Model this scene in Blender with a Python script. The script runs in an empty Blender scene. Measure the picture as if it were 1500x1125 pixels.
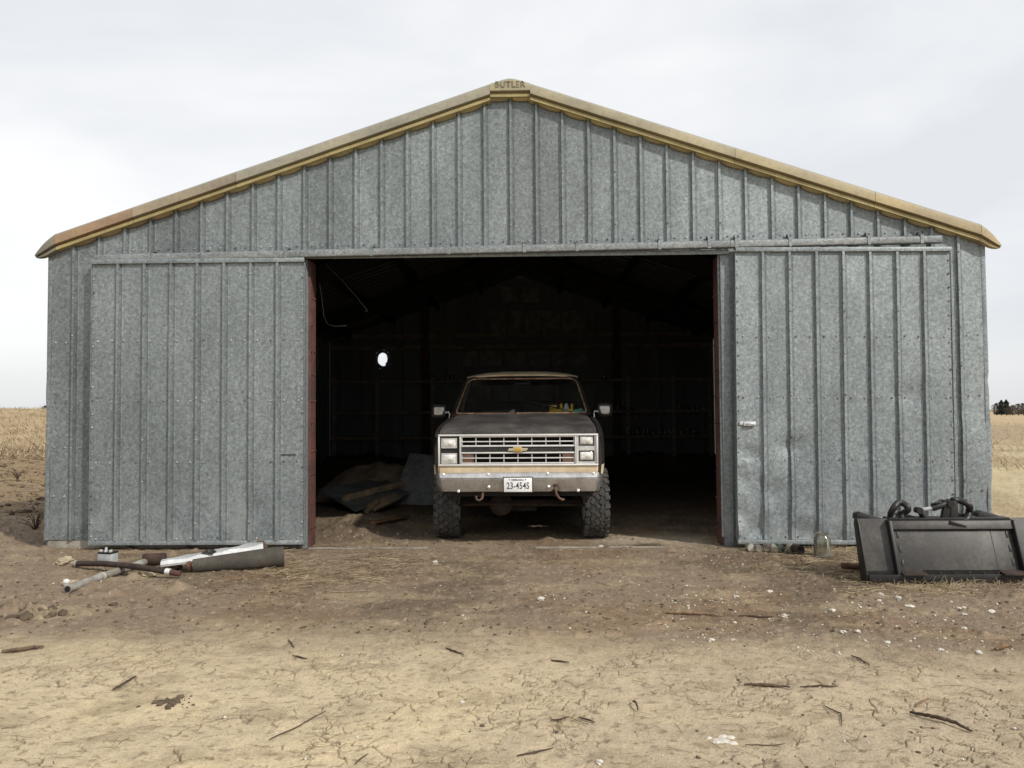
import bpy, bmesh, math, random
import numpy as np
from mathutils import Vector, Matrix, Quaternion
from mathutils.geometry import delaunay_2d_cdt

R = math.radians
rng = random.Random(7)
nr = np.random.default_rng(11)
scene = bpy.context.scene
col = scene.collection

# ------------------------------------------------------------------ camera
CX, CD, CH = 0.1729, 9.2926, 1.5553
YAW, PITCH, ROLL = 0.01906, 0.03588, -0.00732
cam_d = bpy.data.cameras.new('camera')
cam = bpy.data.objects.new('camera', cam_d); col.objects.link(cam); scene.camera = cam
cam_d.sensor_fit = 'HORIZONTAL'; cam_d.sensor_width = 36.0
cam_d.lens = 1167.0 / 1500.0 * 36.0
cam_d.clip_start = 0.05; cam_d.clip_end = 6000
_cy, _sy, _cp, _sp = math.cos(YAW), math.sin(YAW), math.cos(PITCH), math.sin(PITCH)
FW = Vector((-_sy * _cp, _cy * _cp, _sp)); RT = Vector((_cy, _sy, 0)); UP = RT.cross(FW)
_c, _s = math.cos(ROLL), math.sin(ROLL)
RT2 = _c * RT + _s * UP; UP2 = -_s * RT + _c * UP
CAMP = Vector((CX, -CD, CH))
cam.matrix_world = Matrix(((RT2.x, UP2.x, -FW.x, CAMP.x), (RT2.y, UP2.y, -FW.y, CAMP.y),
                           (RT2.z, UP2.z, -FW.z, CAMP.z), (0, 0, 0, 1)))

# ------------------------------------------------------------------ sky and sun
SUN = Vector((0.604, -0.507, 0.616)).normalized()
SUN_EL = math.asin(SUN.z); SUN_AZ = math.atan2(SUN.x, SUN.y)
world = bpy.data.worlds.new('World'); scene.world = world; world.use_nodes = True
wt = world.node_tree; wt.nodes.clear()
wo = wt.nodes.new('ShaderNodeOutputWorld')
b1 = wt.nodes.new('ShaderNodeBackground'); b2 = wt.nodes.new('ShaderNodeBackground')
mixw = wt.nodes.new('ShaderNodeMixShader')
sk = wt.nodes.new('ShaderNodeTexSky'); sk.sky_type = 'NISHITA'; sk.sun_disc = False
sk.sun_elevation = SUN_EL; sk.sun_rotation = SUN_AZ; sk.dust_density = 2.0
wt.links.new(sk.outputs[0], b1.inputs[0]); b1.inputs[1].default_value = 0.09
tc = wt.nodes.new('ShaderNodeTexCoord'); mp = wt.nodes.new('ShaderNodeMapping')
mp.inputs['Scale'].default_value = (1.0, 1.0, 2.6); mp.inputs['Location'].default_value = (0.35, 0.1, 0.2)
wt.links.new(tc.outputs['Generated'], mp.inputs[0])
nz = wt.nodes.new('ShaderNodeTexNoise'); nz.inputs['Scale'].default_value = 1.7
nz.inputs['Detail'].default_value = 5; nz.inputs['Roughness'].default_value = 0.5; nz.inputs['Distortion'].default_value = 0.35
wt.links.new(mp.outputs[0], nz.inputs['Vector'])
rp = wt.nodes.new('ShaderNodeValToRGB')
rp.color_ramp.elements[0].position = 0.36; rp.color_ramp.elements[0].color = (0.66, 0.68, 0.71, 1)
rp.color_ramp.elements[1].position = 0.66; rp.color_ramp.elements[1].color = (0.86, 0.862, 0.865, 1)
wt.links.new(nz.outputs['Fac'], rp.inputs[0]); wt.links.new(rp.outputs[0], b2.inputs[0])
b2.inputs[1].default_value = 1.0
sx = wt.nodes.new('ShaderNodeSeparateXYZ'); wt.links.new(tc.outputs['Generated'], sx.inputs[0])
mr = wt.nodes.new('ShaderNodeMapRange'); mr.inputs[1].default_value = 0.0; mr.inputs[2].default_value = 0.16
mr.inputs[3].default_value = 0.78; mr.inputs[4].default_value = 0.95
wt.links.new(sx.outputs['Z'], mr.inputs[0]); wt.links.new(mr.outputs[0], mixw.inputs[0])
wt.links.new(b1.outputs[0], mixw.inputs[1]); wt.links.new(b2.outputs[0], mixw.inputs[2])
wt.links.new(mixw.outputs[0], wo.inputs[0])
sd = bpy.data.lights.new('sun', 'SUN'); so = bpy.data.objects.new('sun', sd); col.objects.link(so)
sd.energy = 2.8; sd.angle = R(2.5); sd.color = (1.0, 0.95, 0.87)
so.rotation_euler = (-SUN).to_track_quat('-Z', 'Y').to_euler(); so.location = SUN * 60
vs = scene.view_settings
vs.view_transform = 'Standard'; vs.look = 'None'; vs.gamma = 1.0; vs.use_curve_mapping = False
vs.exposure = 0.30
scene.cycles.max_bounces = 10; scene.cycles.diffuse_bounces = 6; scene.cycles.transparent_max_bounces = 16
try: scene.cycles.use_denoising = True
except Exception: pass

# ------------------------------------------------------------------ pixel helpers (photo pixels, 1500 x 1125)
def ray(u, v): return (FW + RT2 * ((u - 750) / 1167.0) + UP2 * ((562.5 - v) / 1167.0))
def at(u, v, z=0.0):
    d = ray(u, v); t = (z - CAMP.z) / d.z; return CAMP + d * t
def aty(u, v, y):
    d = ray(u, v); t = (y - CAMP.y) / d.y; return CAMP + d * t

# ------------------------------------------------------------------ numpy noise
def _h(ix, iy, s):
    h = (ix.astype(np.int64) * 374761393 + iy.astype(np.int64) * 668265263 + s * 1442695041) & 0xffffffff
    h = ((h ^ (h >> 13)) * 1274126177) & 0xffffffff
    return ((h ^ (h >> 16)) & 0xffffff) / float(0x1000000)
def vnoise(x, y, s=0):
    x = np.asarray(x, float); y = np.asarray(y, float)
    ix = np.floor(x); iy = np.floor(y); fx = x - ix; fy = y - iy
    ux = fx * fx * fx * (fx * (fx * 6 - 15) + 10); uy = fy * fy * fy * (fy * (fy * 6 - 15) + 10)
    def g(a, b, dx, dy):
        t = _h(a, b, s) * 6.2831853; return np.cos(t) * dx + np.sin(t) * dy
    n0 = g(ix, iy, fx, fy) * (1 - ux) + g(ix + 1, iy, fx - 1, fy) * ux
    n1 = g(ix, iy + 1, fx, fy - 1) * (1 - ux) + g(ix + 1, iy + 1, fx - 1, fy - 1) * ux
    return (n0 * (1 - uy) + n1 * uy) * 1.5
def fbm(x, y, s=0, o=4):
    a = 0.5; r = 0
    for k in range(o):
        r = r + a * vnoise(x, y, s + k * 17); x = x * 2.03 + 3.1; y = y * 2.03 - 1.7; a *= 0.5
    return r
def sst(a, b, x):
    t = np.clip((np.asarray(x, float) - a) / (b - a), 0, 1); return t * t * (3 - 2 * t)
def mixc(c, d, m): return c * (1 - m[..., None]) + np.asarray(d) * m[..., None]

# ------------------------------------------------------------------ materials
def nodes(name):
    m = bpy.data.materials.new(name); m.use_nodes = True
    nt = m.node_tree; bs = nt.nodes['Principled BSDF']; return m, nt, bs
def tex(nt, scale, detail=3, kind='noise', sc=(1, 1, 1), rough=0.55, rand=True, dist=0.0):
    t = nt.nodes.new('ShaderNodeTexCoord'); mpn = nt.nodes.new('ShaderNodeMapping'); mpn.inputs['Scale'].default_value = sc
    nt.links.new(t.outputs['Object'], mpn.inputs[0])
    if rand:
        oi = nt.nodes.new('ShaderNodeObjectInfo'); mu = nt.nodes.new('ShaderNodeMath'); mu.operation = 'MULTIPLY'
        mu.inputs[1].default_value = 37.0; nt.links.new(oi.outputs['Random'], mu.inputs[0])
        nt.links.new(mu.outputs[0], mpn.inputs['Location'])
    if kind == 'noise':
        n = nt.nodes.new('ShaderNodeTexNoise'); n.inputs['Detail'].default_value = detail
        n.inputs['Roughness'].default_value = rough; n.inputs['Distortion'].default_value = dist
    else:
        n = nt.nodes.new('ShaderNodeTexVoronoi')
    n.inputs['Scale'].default_value = scale
    nt.links.new(mpn.outputs[0], n.inputs['Vector']); return n
def ramp(nt, src, stops):
    r = nt.nodes.new('ShaderNodeValToRGB'); e = r.color_ramp.elements
    while len(e) < len(stops): e.new(0.5)
    for i, (p, c) in enumerate(stops):
        e[i].position = p; e[i].color = tuple(c) + (1,) if len(c) == 3 else c
    nt.links.new(src, r.inputs[0]); return r.outputs[0]
def mul(nt, a, b, fac=1.0, mode='MULTIPLY'):
    m = nt.nodes.new('ShaderNodeMix'); m.data_type = 'RGBA'; m.blend_type = mode
    if isinstance(fac, (int, float)): m.inputs[0].default_value = fac
    else: nt.links.new(fac, m.inputs[0])
    for s, k in ((a, 6), (b, 7)):
        if isinstance(s, tuple): m.inputs[k].default_value = s + (1,)
        else: nt.links.new(s, m.inputs[k])
    return m.outputs[2]
def bump(nt, bs, src, strength, dist=0.01):
    b = nt.nodes.new('ShaderNodeBump'); b.inputs['Strength'].default_value = strength; b.inputs['Distance'].default_value = dist
    nt.links.new(src, b.inputs['Height']); nt.links.new(b.outputs[0], bs.inputs['Normal']); return b
def G(v): return (v, v, v)
def plain(name, c, rough=0.6, metal=0.0, var=0.25, scale=9.0, c2=None, lo=0.42, hi=0.62, bumps=0.15, sc=(1, 1, 1), objcol=False, coat=0.0, spec=0.5):
    m, nt, bs = nodes(name)
    n = tex(nt, scale, 5, sc=sc)
    c = tuple(c); d = tuple(c2) if c2 else tuple(x * (1 - var) for x in c)
    o = ramp(nt, n.outputs['Fac'], [(lo, d), (hi, c)])
    n2 = tex(nt, scale * 9, 3)
    o = mul(nt, o, ramp(nt, n2.outputs['Fac'], [(0.3, G(1 - var * 0.8)), (0.7, G(1 + var * 0.3))]))
    if objcol:
        oi = nt.nodes.new('ShaderNodeObjectInfo'); o = mul(nt, o, oi.outputs['Color'])
    nt.links.new(o, bs.inputs['Base Color']); bs.inputs['Roughness'].default_value = rough; bs.inputs['Metallic'].default_value = metal
    bs.inputs['Coat Weight'].default_value = coat; bs.inputs['Specular IOR Level'].default_value = spec
    if bumps: bump(nt, bs, n2.outputs['Fac'], bumps, 0.004)
    return m

def mat_galv(name, metal=0.45, darken=0.0):
    m, nt, bs = nodes(name)
    oi = nt.nodes.new('ShaderNodeObjectInfo')
    v = tex(nt, 40, kind='voronoi'); v.feature = 'F1'
    w = tex(nt, 31, 4, dist=0.8, rough=0.7)
    sp = ramp(nt, v.outputs['Color'], [(0.15, G(0.84)), (0.85, G(1.14))])
    s2 = ramp(nt, w.outputs['Fac'], [(0.38, G(0.75)), (0.46, G(0.91)), (0.54, G(1.05)), (0.62, G(1.24))])
    big = tex(nt, 1.3, 5, sc=(1, 1, 0.45))
    s3 = ramp(nt, big.outputs['Fac'], [(0.33, (0.80, 0.81, 0.81)), (0.5, (0.98, 0.98, 0.98)), (0.68, (1.14, 1.13, 1.12))])
    stk = tex(nt, 6.0, 4, sc=(4.0, 1, 0.12))
    s4 = ramp(nt, stk.outputs['Fac'], [(0.30, (0.93, 0.93, 0.92)), (0.60, G(1.02))])
    o = mul(nt, mul(nt, mul(nt, mul(nt, oi.outputs['Color'], sp), s2), s3), s4)
    if darken: o = mul(nt, o, (0.10, 0.095, 0.085), darken, 'MIX')
    else:
        # white oxide bloom in patches low on the sheets, thin rusty streaks here and there
        tcb = nt.nodes.new('ShaderNodeTexCoord'); sz = nt.nodes.new('ShaderNodeSeparateXYZ'); nt.links.new(tcb.outputs['Object'], sz.inputs[0])
        lo = nt.nodes.new('ShaderNodeMapRange'); lo.inputs[1].default_value = 0.05; lo.inputs[2].default_value = 0.75; lo.inputs[3].default_value = 1; lo.inputs[4].default_value = 0; nt.links.new(sz.outputs['Z'], lo.inputs[0])
        pn = tex(nt, 3.0, 4, sc=(1.4, 1, 1)); pr_ = ramp(nt, pn.outputs['Fac'], [(0.45, G(0)), (0.66, G(0.55))])
        mm = nt.nodes.new('ShaderNodeMath'); mm.operation = 'MULTIPLY'; nt.links.new(lo.outputs[0], mm.inputs[0]); nt.links.new(pr_, mm.inputs[1])
        o = mul(nt, o, (0.42, 0.43, 0.42), mm.outputs[0], 'MIX')
        rs = tex(nt, 2.6, 5, sc=(7.0, 1, 0.35), rough=0.7); rf = ramp(nt, rs.outputs['Fac'], [(0.68, G(0)), (0.80, G(0.45))])
        o = mul(nt, o, (0.17, 0.14, 0.115), rf, 'MIX')
    nt.links.new(o, bs.inputs['Base Color']); bs.inputs['Metallic'].default_value = metal
    rr = nt.nodes.new('ShaderNodeMapRange'); rr.inputs[3].default_value = 0.46; rr.inputs[4].default_value = 0.66
    nt.links.new(w.outputs['Fac'], rr.inputs[0]); nt.links.new(rr.outputs[0], bs.inputs['Roughness'])
    oc = tex(nt, 3.2, 2, sc=(1, 1, 0.6)); bump(nt, bs, oc.outputs['Fac'], 0.22, 0.03)
    return m

GALV = mat_galv('galvanized_sheet')
GALV_IN = mat_galv('dark_inside_sheet', 0.2, 0.68)  # rear wall and roof sheets, mixed toward an even dark tone
def mat_trim():
    m, nt, bs = nodes('faded_trim_paint')
    oi = nt.nodes.new('ShaderNodeObjectInfo')
    n = tex(nt, 2.2, 6, sc=(0.5, 1, 1)); a = ramp(nt, n.outputs['Fac'], [(0.38, (0.72, 0.72, 0.76)), (0.62, (1.06, 1.03, 0.98))])
    n3 = tex(nt, 22, 6, rough=0.7); b = ramp(nt, n3.outputs['Fac'], [(0.33, (0.80, 0.80, 0.80)), (0.5, G(1.0)), (0.7, G(1.08))])
    ng = nt.nodes.new('ShaderNodeNewGeometry'); sp = nt.nodes.new('ShaderNodeSeparateXYZ'); nt.links.new(ng.outputs['Normal'], sp.inputs[0])
    o = mul(nt, mul(nt, oi.outputs['Color'], a), b)
    # weather has bleached the upward lip: bare grey metal shows through
    n4 = tex(nt, 5, 5, sc=(0.6, 1, 2)); f = nt.nodes.new('ShaderNodeMath'); f.operation = 'MULTIPLY'
    nt.links.new(ramp(nt, sp.outputs['Z'], [(0.30, G(0)), (0.75, G(1))]), f.inputs[0])
    nt.links.new(ramp(nt, n4.outputs['Fac'], [(0.35, G(0.55)), (0.6, G(1))]), f.inputs[1])
    o = mul(nt, o, (0.25, 0.25, 0.22), f.outputs[0], 'MIX')
    nt.links.new(o, bs.inputs['Base Color']); bs.inputs['Roughness'].default_value = 0.62
    bump(nt, bs, n3.outputs['Fac'], 0.1, 0.004); return m
TRIM = mat_trim()
TRIMY = plain('yellow_trim_paint', (0.38, 0.32, 0.145), 0.6, 0, 0.2, 4, c2=(0.29, 0.235, 0.105), bumps=0.05)
REDOX = plain('red_oxide_paint', (0.125, 0.050, 0.038), 0.8, 0.0, 0.4, 5, c2=(0.075, 0.035, 0.028))
CONC = plain('old_concrete', (0.34, 0.31, 0.26), 0.95, 0, 0.3, 6)
BUCKET = plain('worn_black_paint', (0.078, 0.072, 0.064), 0.55, 0.05, 0.4, 3.5, c2=(0.038, 0.035, 0.032), bumps=0.12)
BUCKET_D = plain('black_steel', (0.022, 0.021, 0.020), 0.5, 0.2, 0.3, 7)
HOSE = plain('ribbed_black_rubber', (0.018, 0.018, 0.017), 0.45, 0, 0.4, 30)
RUST = plain('rusty_steel', (0.17, 0.075, 0.04), 0.85, 0.2, 0.5, 14, c2=(0.06, 0.032, 0.022))
RUST_D = plain('dark_rust', (0.055, 0.035, 0.026), 0.85, 0.1, 0.5, 12)
WOOD = plain('grey_wood', (0.20, 0.155, 0.105), 0.9, 0, 0.45, 3, sc=(9, 1, 9), c2=(0.09, 0.065, 0.045))
WOOD_D = plain('dusty_dark_wood', (0.42, 0.34, 0.26), 0.9, 0, 0.45, 4, sc=(1, 6, 6), objcol=False)
WOOD_R = plain('red_brown_wood', (0.26, 0.115, 0.055), 0.85, 0, 0.4, 4)
STICKM = plain('weathered_twig', (0.085, 0.058, 0.036), 0.95, 0, 0.4, 20, objcol=True)
PAINT = plain('oxidised_brown_paint', (0.040, 0.034, 0.031), 0.42, 0.25, 0.3, 3.0, c2=(0.024, 0.021, 0.020), bumps=0.05, coat=0.12)
HOODP = plain('dusty_brown_hood_paint', (0.108, 0.099, 0.093), 0.45, 0.2, 0.3, 2.5, c2=(0.058, 0.053, 0.050), bumps=0.06)
TAN = plain('faded_tan_paint', (0.68, 0.56, 0.39), 0.5, 0, 0.18, 6, c2=(0.55, 0.44, 0.29), bumps=0.05)
TANR = plain('rubbed_tan_seal', (0.33, 0.21, 0.12), 0.6, 0, 0.4, 9, c2=(0.15, 0.085, 0.05))
CHROME = plain('dull_chrome', (0.82, 0.81, 0.79), 0.28, 0.45, 0.12, 4, bumps=0.02)
BUMPM = plain('scuffed_bumper_steel', (0.66, 0.65, 0.64), 0.22, 0.75, 0.2, 4.5, c2=(0.50, 0.49, 0.475), bumps=0.03)
SILV = plain('silver_plastic', (0.66, 0.655, 0.64), 0.42, 0.35, 0.2, 8, bumps=0.03)
BLACK = plain('black_plastic', (0.012, 0.012, 0.012), 0.55, 0, 0.3, 12, bumps=0.05)
GRIT = plain('black_grille_strip', (0.035, 0.033, 0.032), 0.5, 0.1, 0.7, 30, bumps=0.8)
GOLD = plain('gold_emblem', (0.62, 0.40, 0.10), 0.35, 0.55, 0.15, 12, bumps=0)
PALEGOLD = plain('pale_emblem_edge', (0.62, 0.56, 0.40), 0.3, 0.6, 0.15, 12, bumps=0)
LAMPM = plain('headlamp_glass', (0.84, 0.83, 0.79), 0.12, 0.15, 0.3, 14, bumps=0.05, coat=0.6)
LAMPC = plain('headlamp_centre', (0.85, 0.84, 0.78), 0.15, 0.4, 0.1, 14, bumps=0, coat=0.5)
AMBER = plain('faded_amber_lens', (0.36, 0.20, 0.14), 0.3, 0, 0.25, 14, bumps=0.05)
RUBBER = plain('dusty_tyre_rubber', (0.082, 0.077, 0.068), 0.85, 0, 0.45, 7, c2=(0.042, 0.041, 0.039), bumps=0.2)
PLATE = plain('white_plate', (0.80, 0.81, 0.80), 0.4, 0, 0.06, 10, bumps=0.02)
INK = plain('dark_plate_ink', (0.03, 0.035, 0.045), 0.5, 0, 0.1, 10, bumps=0)
YELLOW = plain('yellow_plastic', (0.85, 0.55, 0.03), 0.45, 0, 0.15, 20)
TEAL = plain('teal_cloth', (0.20, 0.50, 0.40), 0.9, 0, 0.3, 30)
PAPER = plain('pale_paper', (0.68, 0.70, 0.66), 0.8, 0, 0.15, 20)
CABIN = plain('dark_cabin_trim', (0.020, 0.017, 0.015), 0.8, 0, 0.3, 10)
PVC = plain('grey_plastic_pipe', (0.33, 0.32, 0.29), 0.6, 0, 0.35, 8, c2=(0.22, 0.20, 0.17))
SHEETW = plain('bare_bright_sheet', (0.62, 0.63, 0.63), 0.5, 0.35, 0.2, 5)
TARP = plain('grey_roofing_felt', (0.082, 0.072, 0.058), 0.9, 0, 0.35, 7)
STONE = plain('tan_limestone', (0.46, 0.38, 0.25), 0.95, 0, 0.35, 9)
WSTONE = plain('white_limestone', (0.62, 0.58, 0.50), 0.9, 0, 0.2, 20)
STRAWM = plain('dry_straw', (0.44, 0.355, 0.22), 0.9, 0, 0.4, 2.5, c2=(0.22, 0.16, 0.095))
STRAWB = plain('brown_straw', (0.27, 0.185, 0.10), 0.9, 0, 0.4, 2.5, c2=(0.14, 0.09, 0.05))
CLODM = plain('dark_clod', (0.135, 0.098, 0.063), 1.0, 0, 0.4, 18, bumps=0.6)
LEAF_E = plain('dark_evergreen', (0.035, 0.050, 0.030), 0.9, 0, 0.4, 2)
LEAF_B = plain('bare_brown_brush', (0.105, 0.082, 0.062), 0.95, 0, 0.4, 2)
BARK = plain('tree_bark', (0.06, 0.045, 0.035), 0.95, 0, 0.4, 4)
BATT = plain('battery_grey', (0.38, 0.40, 0.42), 0.6, 0, 0.2, 20)

def mat_glass(name, tint, gloss, dust):
    m = bpy.data.materials.new(name); m.use_nodes = True; nt = m.node_tree; nt.nodes.clear()
    out = nt.nodes.new('ShaderNodeOutputMaterial')
    tr = nt.nodes.new('ShaderNodeBsdfTransparent'); tr.inputs[0].default_value = tint + (1,)
    gl = nt.nodes.new('ShaderNodeBsdfGlossy'); gl.inputs['Roughness'].default_value = gloss
    df = nt.nodes.new('ShaderNodeBsdfDiffuse'); df.inputs[0].default_value = (0.45, 0.42, 0.36, 1)
    lw = nt.nodes.new('ShaderNodeFresnel'); lw.inputs['IOR'].default_value = 1.5
    m1 = nt.nodes.new('ShaderNodeMixShader'); m2 = nt.nodes.new('ShaderNodeMixShader')
    nt.links.new(lw.outputs[0], m1.inputs[0]); nt.links.new(tr.outputs[0], m1.inputs[1]); nt.links.new(gl.outputs[0], m1.inputs[2])
    n = tex(nt, 7, 6, rough=0.7); mr_ = nt.nodes.new('ShaderNodeMapRange'); mr_.inputs[1].default_value = 0.45; mr_.inputs[2].default_value = 0.75
    mr_.inputs[3].default_value = dust * 0.3; mr_.inputs[4].default_value = dust * 2
    nt.links.new(n.outputs['Fac'], mr_.inputs[0]); nt.links.new(mr_.outputs[0], m2.inputs[0])
    nt.links.new(m1.outputs[0], m2.inputs[1]); nt.links.new(df.outputs[0], m2.inputs[2]); nt.links.new(m2.outputs[0], out.inputs[0])
    return m
GLASS = mat_glass('windscreen_glass', (0.88, 0.90, 0.88), 0.02, 0.022)
JARG = mat_glass('dusty_jar_glass', (0.90, 0.91, 0.85), 0.06, 0.30)
JARB = mat_glass('brown_jar_glass', (0.60, 0.55, 0.45), 0.08, 0.42)
JART = mat_glass('teal_jar_glass', (0.16, 0.55, 0.44), 0.08, 0.12)

def mat_soil():
    m, nt, bs = nodes('bare_soil')
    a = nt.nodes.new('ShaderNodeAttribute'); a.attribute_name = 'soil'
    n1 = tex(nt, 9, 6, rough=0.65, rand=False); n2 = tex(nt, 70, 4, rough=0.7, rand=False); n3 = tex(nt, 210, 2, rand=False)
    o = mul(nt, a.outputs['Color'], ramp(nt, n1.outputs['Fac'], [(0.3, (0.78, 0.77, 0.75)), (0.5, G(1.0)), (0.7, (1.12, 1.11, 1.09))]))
    o = mul(nt, o, ramp(nt, n2.outputs['Fac'], [(0.28, (0.48, 0.46, 0.43)), (0.41, G(0.93)), (0.60, G(1.04)), (0.74, (1.38, 1.36, 1.32))]))
    o = mul(nt, o, ramp(nt, n3.outputs['Fac'], [(0.3, G(0.82)), (0.7, G(1.14))]))
    nt.links.new(o, bs.inputs['Base Color']); bs.inputs['Roughness'].default_value = 1.0; bs.inputs['Specular IOR Level'].default_value = 0.1
    ad = nt.nodes.new('ShaderNodeMath'); ad.operation = 'MULTIPLY_ADD'; ad.inputs[1].default_value = 0.4
    nt.links.new(n3.outputs['Fac'], ad.inputs[0]); nt.links.new(n2.outputs['Fac'], ad.inputs[2])
    bump(nt, bs, ad.outputs[0], 0.75, 0.012); return m
SOIL = mat_soil()

# ------------------------------------------------------------------ mesh builder
class MB:
    def __init__(s): s.v = []; s.f = []; s.m = []; s.mi = 0
    def add(s, vs, fs, M=None):
        b = len(s.v)
        s.v += [tuple(M @ Vector(p)) if M else tuple(p) for p in vs]
        s.f += [tuple(b + i for i in f) for f in fs]; s.m += [s.mi] * len(fs); return s
    def box(s, lo, hi, M=None):
        x0, y0, z0 = lo; x1, y1, z1 = hi
        return s.add([(x0, y0, z0), (x1, y0, z0), (x1, y1, z0), (x0, y1, z0), (x0, y0, z1), (x1, y0, z1), (x1, y1, z1), (x0, y1, z1)],
                     [(0, 3, 2, 1), (4, 5, 6, 7), (0, 1, 5, 4), (1, 2, 6, 5), (2, 3, 7, 6), (3, 0, 4, 7)], M)
    def cbox(s, c, d, M=None):
        return s.box([c[i] - d[i] / 2 for i in range(3)], [c[i] + d[i] / 2 for i in range(3)], M)
    def bar(s, a, b, w, h, up=(0, 0, 1)):
        a = Vector(a); b = Vector(b); d = (b - a); L = d.length; d.normalize(); u = Vector(up)
        if abs(d.dot(u)) > 0.98: u = Vector((1, 0, 0))
        x = d.cross(u).normalized(); u = x.cross(d)
        M = Matrix(((x.x, d.x, u.x, a.x), (x.y, d.y, u.y, a.y), (x.z, d.z, u.z, a.z), (0, 0, 0, 1)))
        return s.box((-w / 2, 0, -h / 2), (w / 2, L, h / 2), M)
    def tube(s, path, r, n=8, cap=True, closed=False):
        P = [Vector(p) for p in path]; k = len(P); rr = r if isinstance(r, (list, tuple)) else [r] * k
        vs = []; nrm = None
        for i in range(k):
            if closed: t = P[(i + 1) % k] - P[i - 1]
            else: t = P[min(i + 1, k - 1)] - P[max(i - 1, 0)]
            t.normalize()
            if nrm is None: nrm = t.orthogonal().normalized()
            else: nrm = (nrm - t * nrm.dot(t)).normalized()
            bn = t.cross(nrm)
            for j in range(n):
                a = 2 * math.pi * j / n; vs.append(P[i] + (nrm * math.cos(a) + bn * math.sin(a)) * rr[i])
        fs = []
        for i in range(k if closed else k - 1):
            i2 = (i + 1) % k
            for j in range(n):
                fs.append((i * n + j, i * n + (j + 1) % n, i2 * n + (j + 1) % n, i2 * n + j))
        if cap and not closed: fs += [tuple(range(n - 1, -1, -1)), tuple((k - 1) * n + j for j in range(n))]
        return s.add(vs, fs)
    def lathe(s, prof, n=20, M=None, cap=True):        # prof (r,z) about z
        vs = []; fs = []; k = len(prof)
        for r, z in prof:
            for j in range(n):
                a = 2 * math.pi * j / n; vs.append((r * math.cos(a), r * math.sin(a), z))
        for i in range(k - 1):
            for j in range(n): fs.append((i * n + j, i * n + (j + 1) % n, (i + 1) * n + (j + 1) % n, (i + 1) * n + j))
        if cap: fs += [tuple(range(n - 1, -1, -1)), tuple((k - 1) * n + j for j in range(n))]
        return s.add(vs, fs, M)
    def prism(s, poly, M, d):                          # poly 2D in M's xy, extruded 0..d along M's z
        k = len(poly)
        vs = [(x, y, 0) for x, y in poly] + [(x, y, d) for x, y in poly]
        fs = [tuple(range(k - 1, -1, -1)), tuple(range(k, 2 * k))] + [(i, (i + 1) % k, k + (i + 1) % k, k + i) for i in range(k)]
        return s.add(vs, fs, M)
    def grid(s, rows, closed=False):
        k = len(rows[0]); b = [p for r in rows for p in r]; fs = []
        for i in range(len(rows) - 1):
            for j in range(k if closed else k - 1):
                j2 = (j + 1) % k; fs.append((i * k + j, i * k + j2, (i + 1) * k + j2, (i + 1) * k + j))
        return s.add(b, fs)
    def build(s, name, mat, parent=None, smooth=35, bevel=0, color=None, recalc=True):
        me = bpy.data.meshes.new(name); me.from_pydata(s.v, [], s.f)
        for mm in (mat if isinstance(mat, (list, tuple)) else [mat]): me.materials.append(mm)
        if any(s.m): me.polygons.foreach_set('material_index', s.m)
        if recalc:
            bm = bmesh.new(); bm.from_mesh(me); bmesh.ops.recalc_face_normals(bm, faces=bm.faces)
            if bevel:
                es = [e for e in bm.edges if len(e.link_faces) == 2 and e.calc_face_angle(0) > 0.5]
                bmesh.ops.bevel(bm, geom=es, offset=bevel, segments=2, affect='EDGES', profile=0.5)
            bm.to_mesh(me); bm.free()
        if smooth:
            me.polygons.foreach_set('use_smooth', [True] * len(me.polygons)); me.set_sharp_from_angle(angle=R(smooth))
        me.update(); return link(name, me, parent, color)
def link(name, me, parent=None, color=None):
    o = bpy.data.objects.new(name, me); col.objects.link(o)
    if parent: o.parent = parent
    if color: o.color = tuple(color) + (1,)
    return o
def tag(o, label, cat, group=None):
    o['label'] = label; o['category'] = cat
    if group: o['group'] = group
    return o
def thing(name, label, cat, loc=(0, 0, 0), rz=0, group=None):
    o = bpy.data.objects.new(name, None); col.objects.link(o); o.empty_display_size = 0.2
    o.location = loc; o.rotation_euler = (0, 0, rz); return tag(o, label, cat, group)
def dup(root, loc, rot, label, group=None):
    r = root.copy(); col.objects.link(r); r.location = loc; r.rotation_euler = rot; r['label'] = label
    if group: r['group'] = group
    for ch in root.children:
        c = ch.copy(); col.objects.link(c); c.parent = r
    return r
def kind(o, k): o['kind'] = k; return o
def TR(x, y, z): return Matrix.Translation((x, y, z))
def RX(a): return Matrix.Rotation(a, 4, 'X')
def RY(a): return Matrix.Rotation(a, 4, 'Y')
def RZ(a): return Matrix.Rotation(a, 4, 'Z')
def text_mesh(txt, size, depth, font_offset=0.0, sx=1.0, space=1.0):
    c = bpy.data.curves.new('lettering', 'FONT'); c.body = txt; c.size = size; c.extrude = depth; c.offset = font_offset
    c.align_x = 'CENTER'; c.align_y = 'CENTER'; c.space_character = space; c.resolution_u = 3
    o = bpy.data.objects.new('lettering_source', c); col.objects.link(o)
    bpy.context.view_layer.update()
    me = bpy.data.meshes.new_from_object(o.evaluated_get(bpy.context.evaluated_depsgraph_get()))
    bpy.data.objects.remove(o); bpy.data.curves.remove(c)
    me.transform(RX(R(90)) @ Matrix.Diagonal((sx, 1, 1, 1))); return me
def lettering(txt, size, depth, loc, mat, parent, off=0.0, sx=1.0, space=1.0, name='lettering'):
    me = text_mesh(txt, size, depth, off, sx, space); me.name = name; me.materials.clear(); me.materials.append(mat)
    o = link(name, me, parent); o.location = loc; return o

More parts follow.
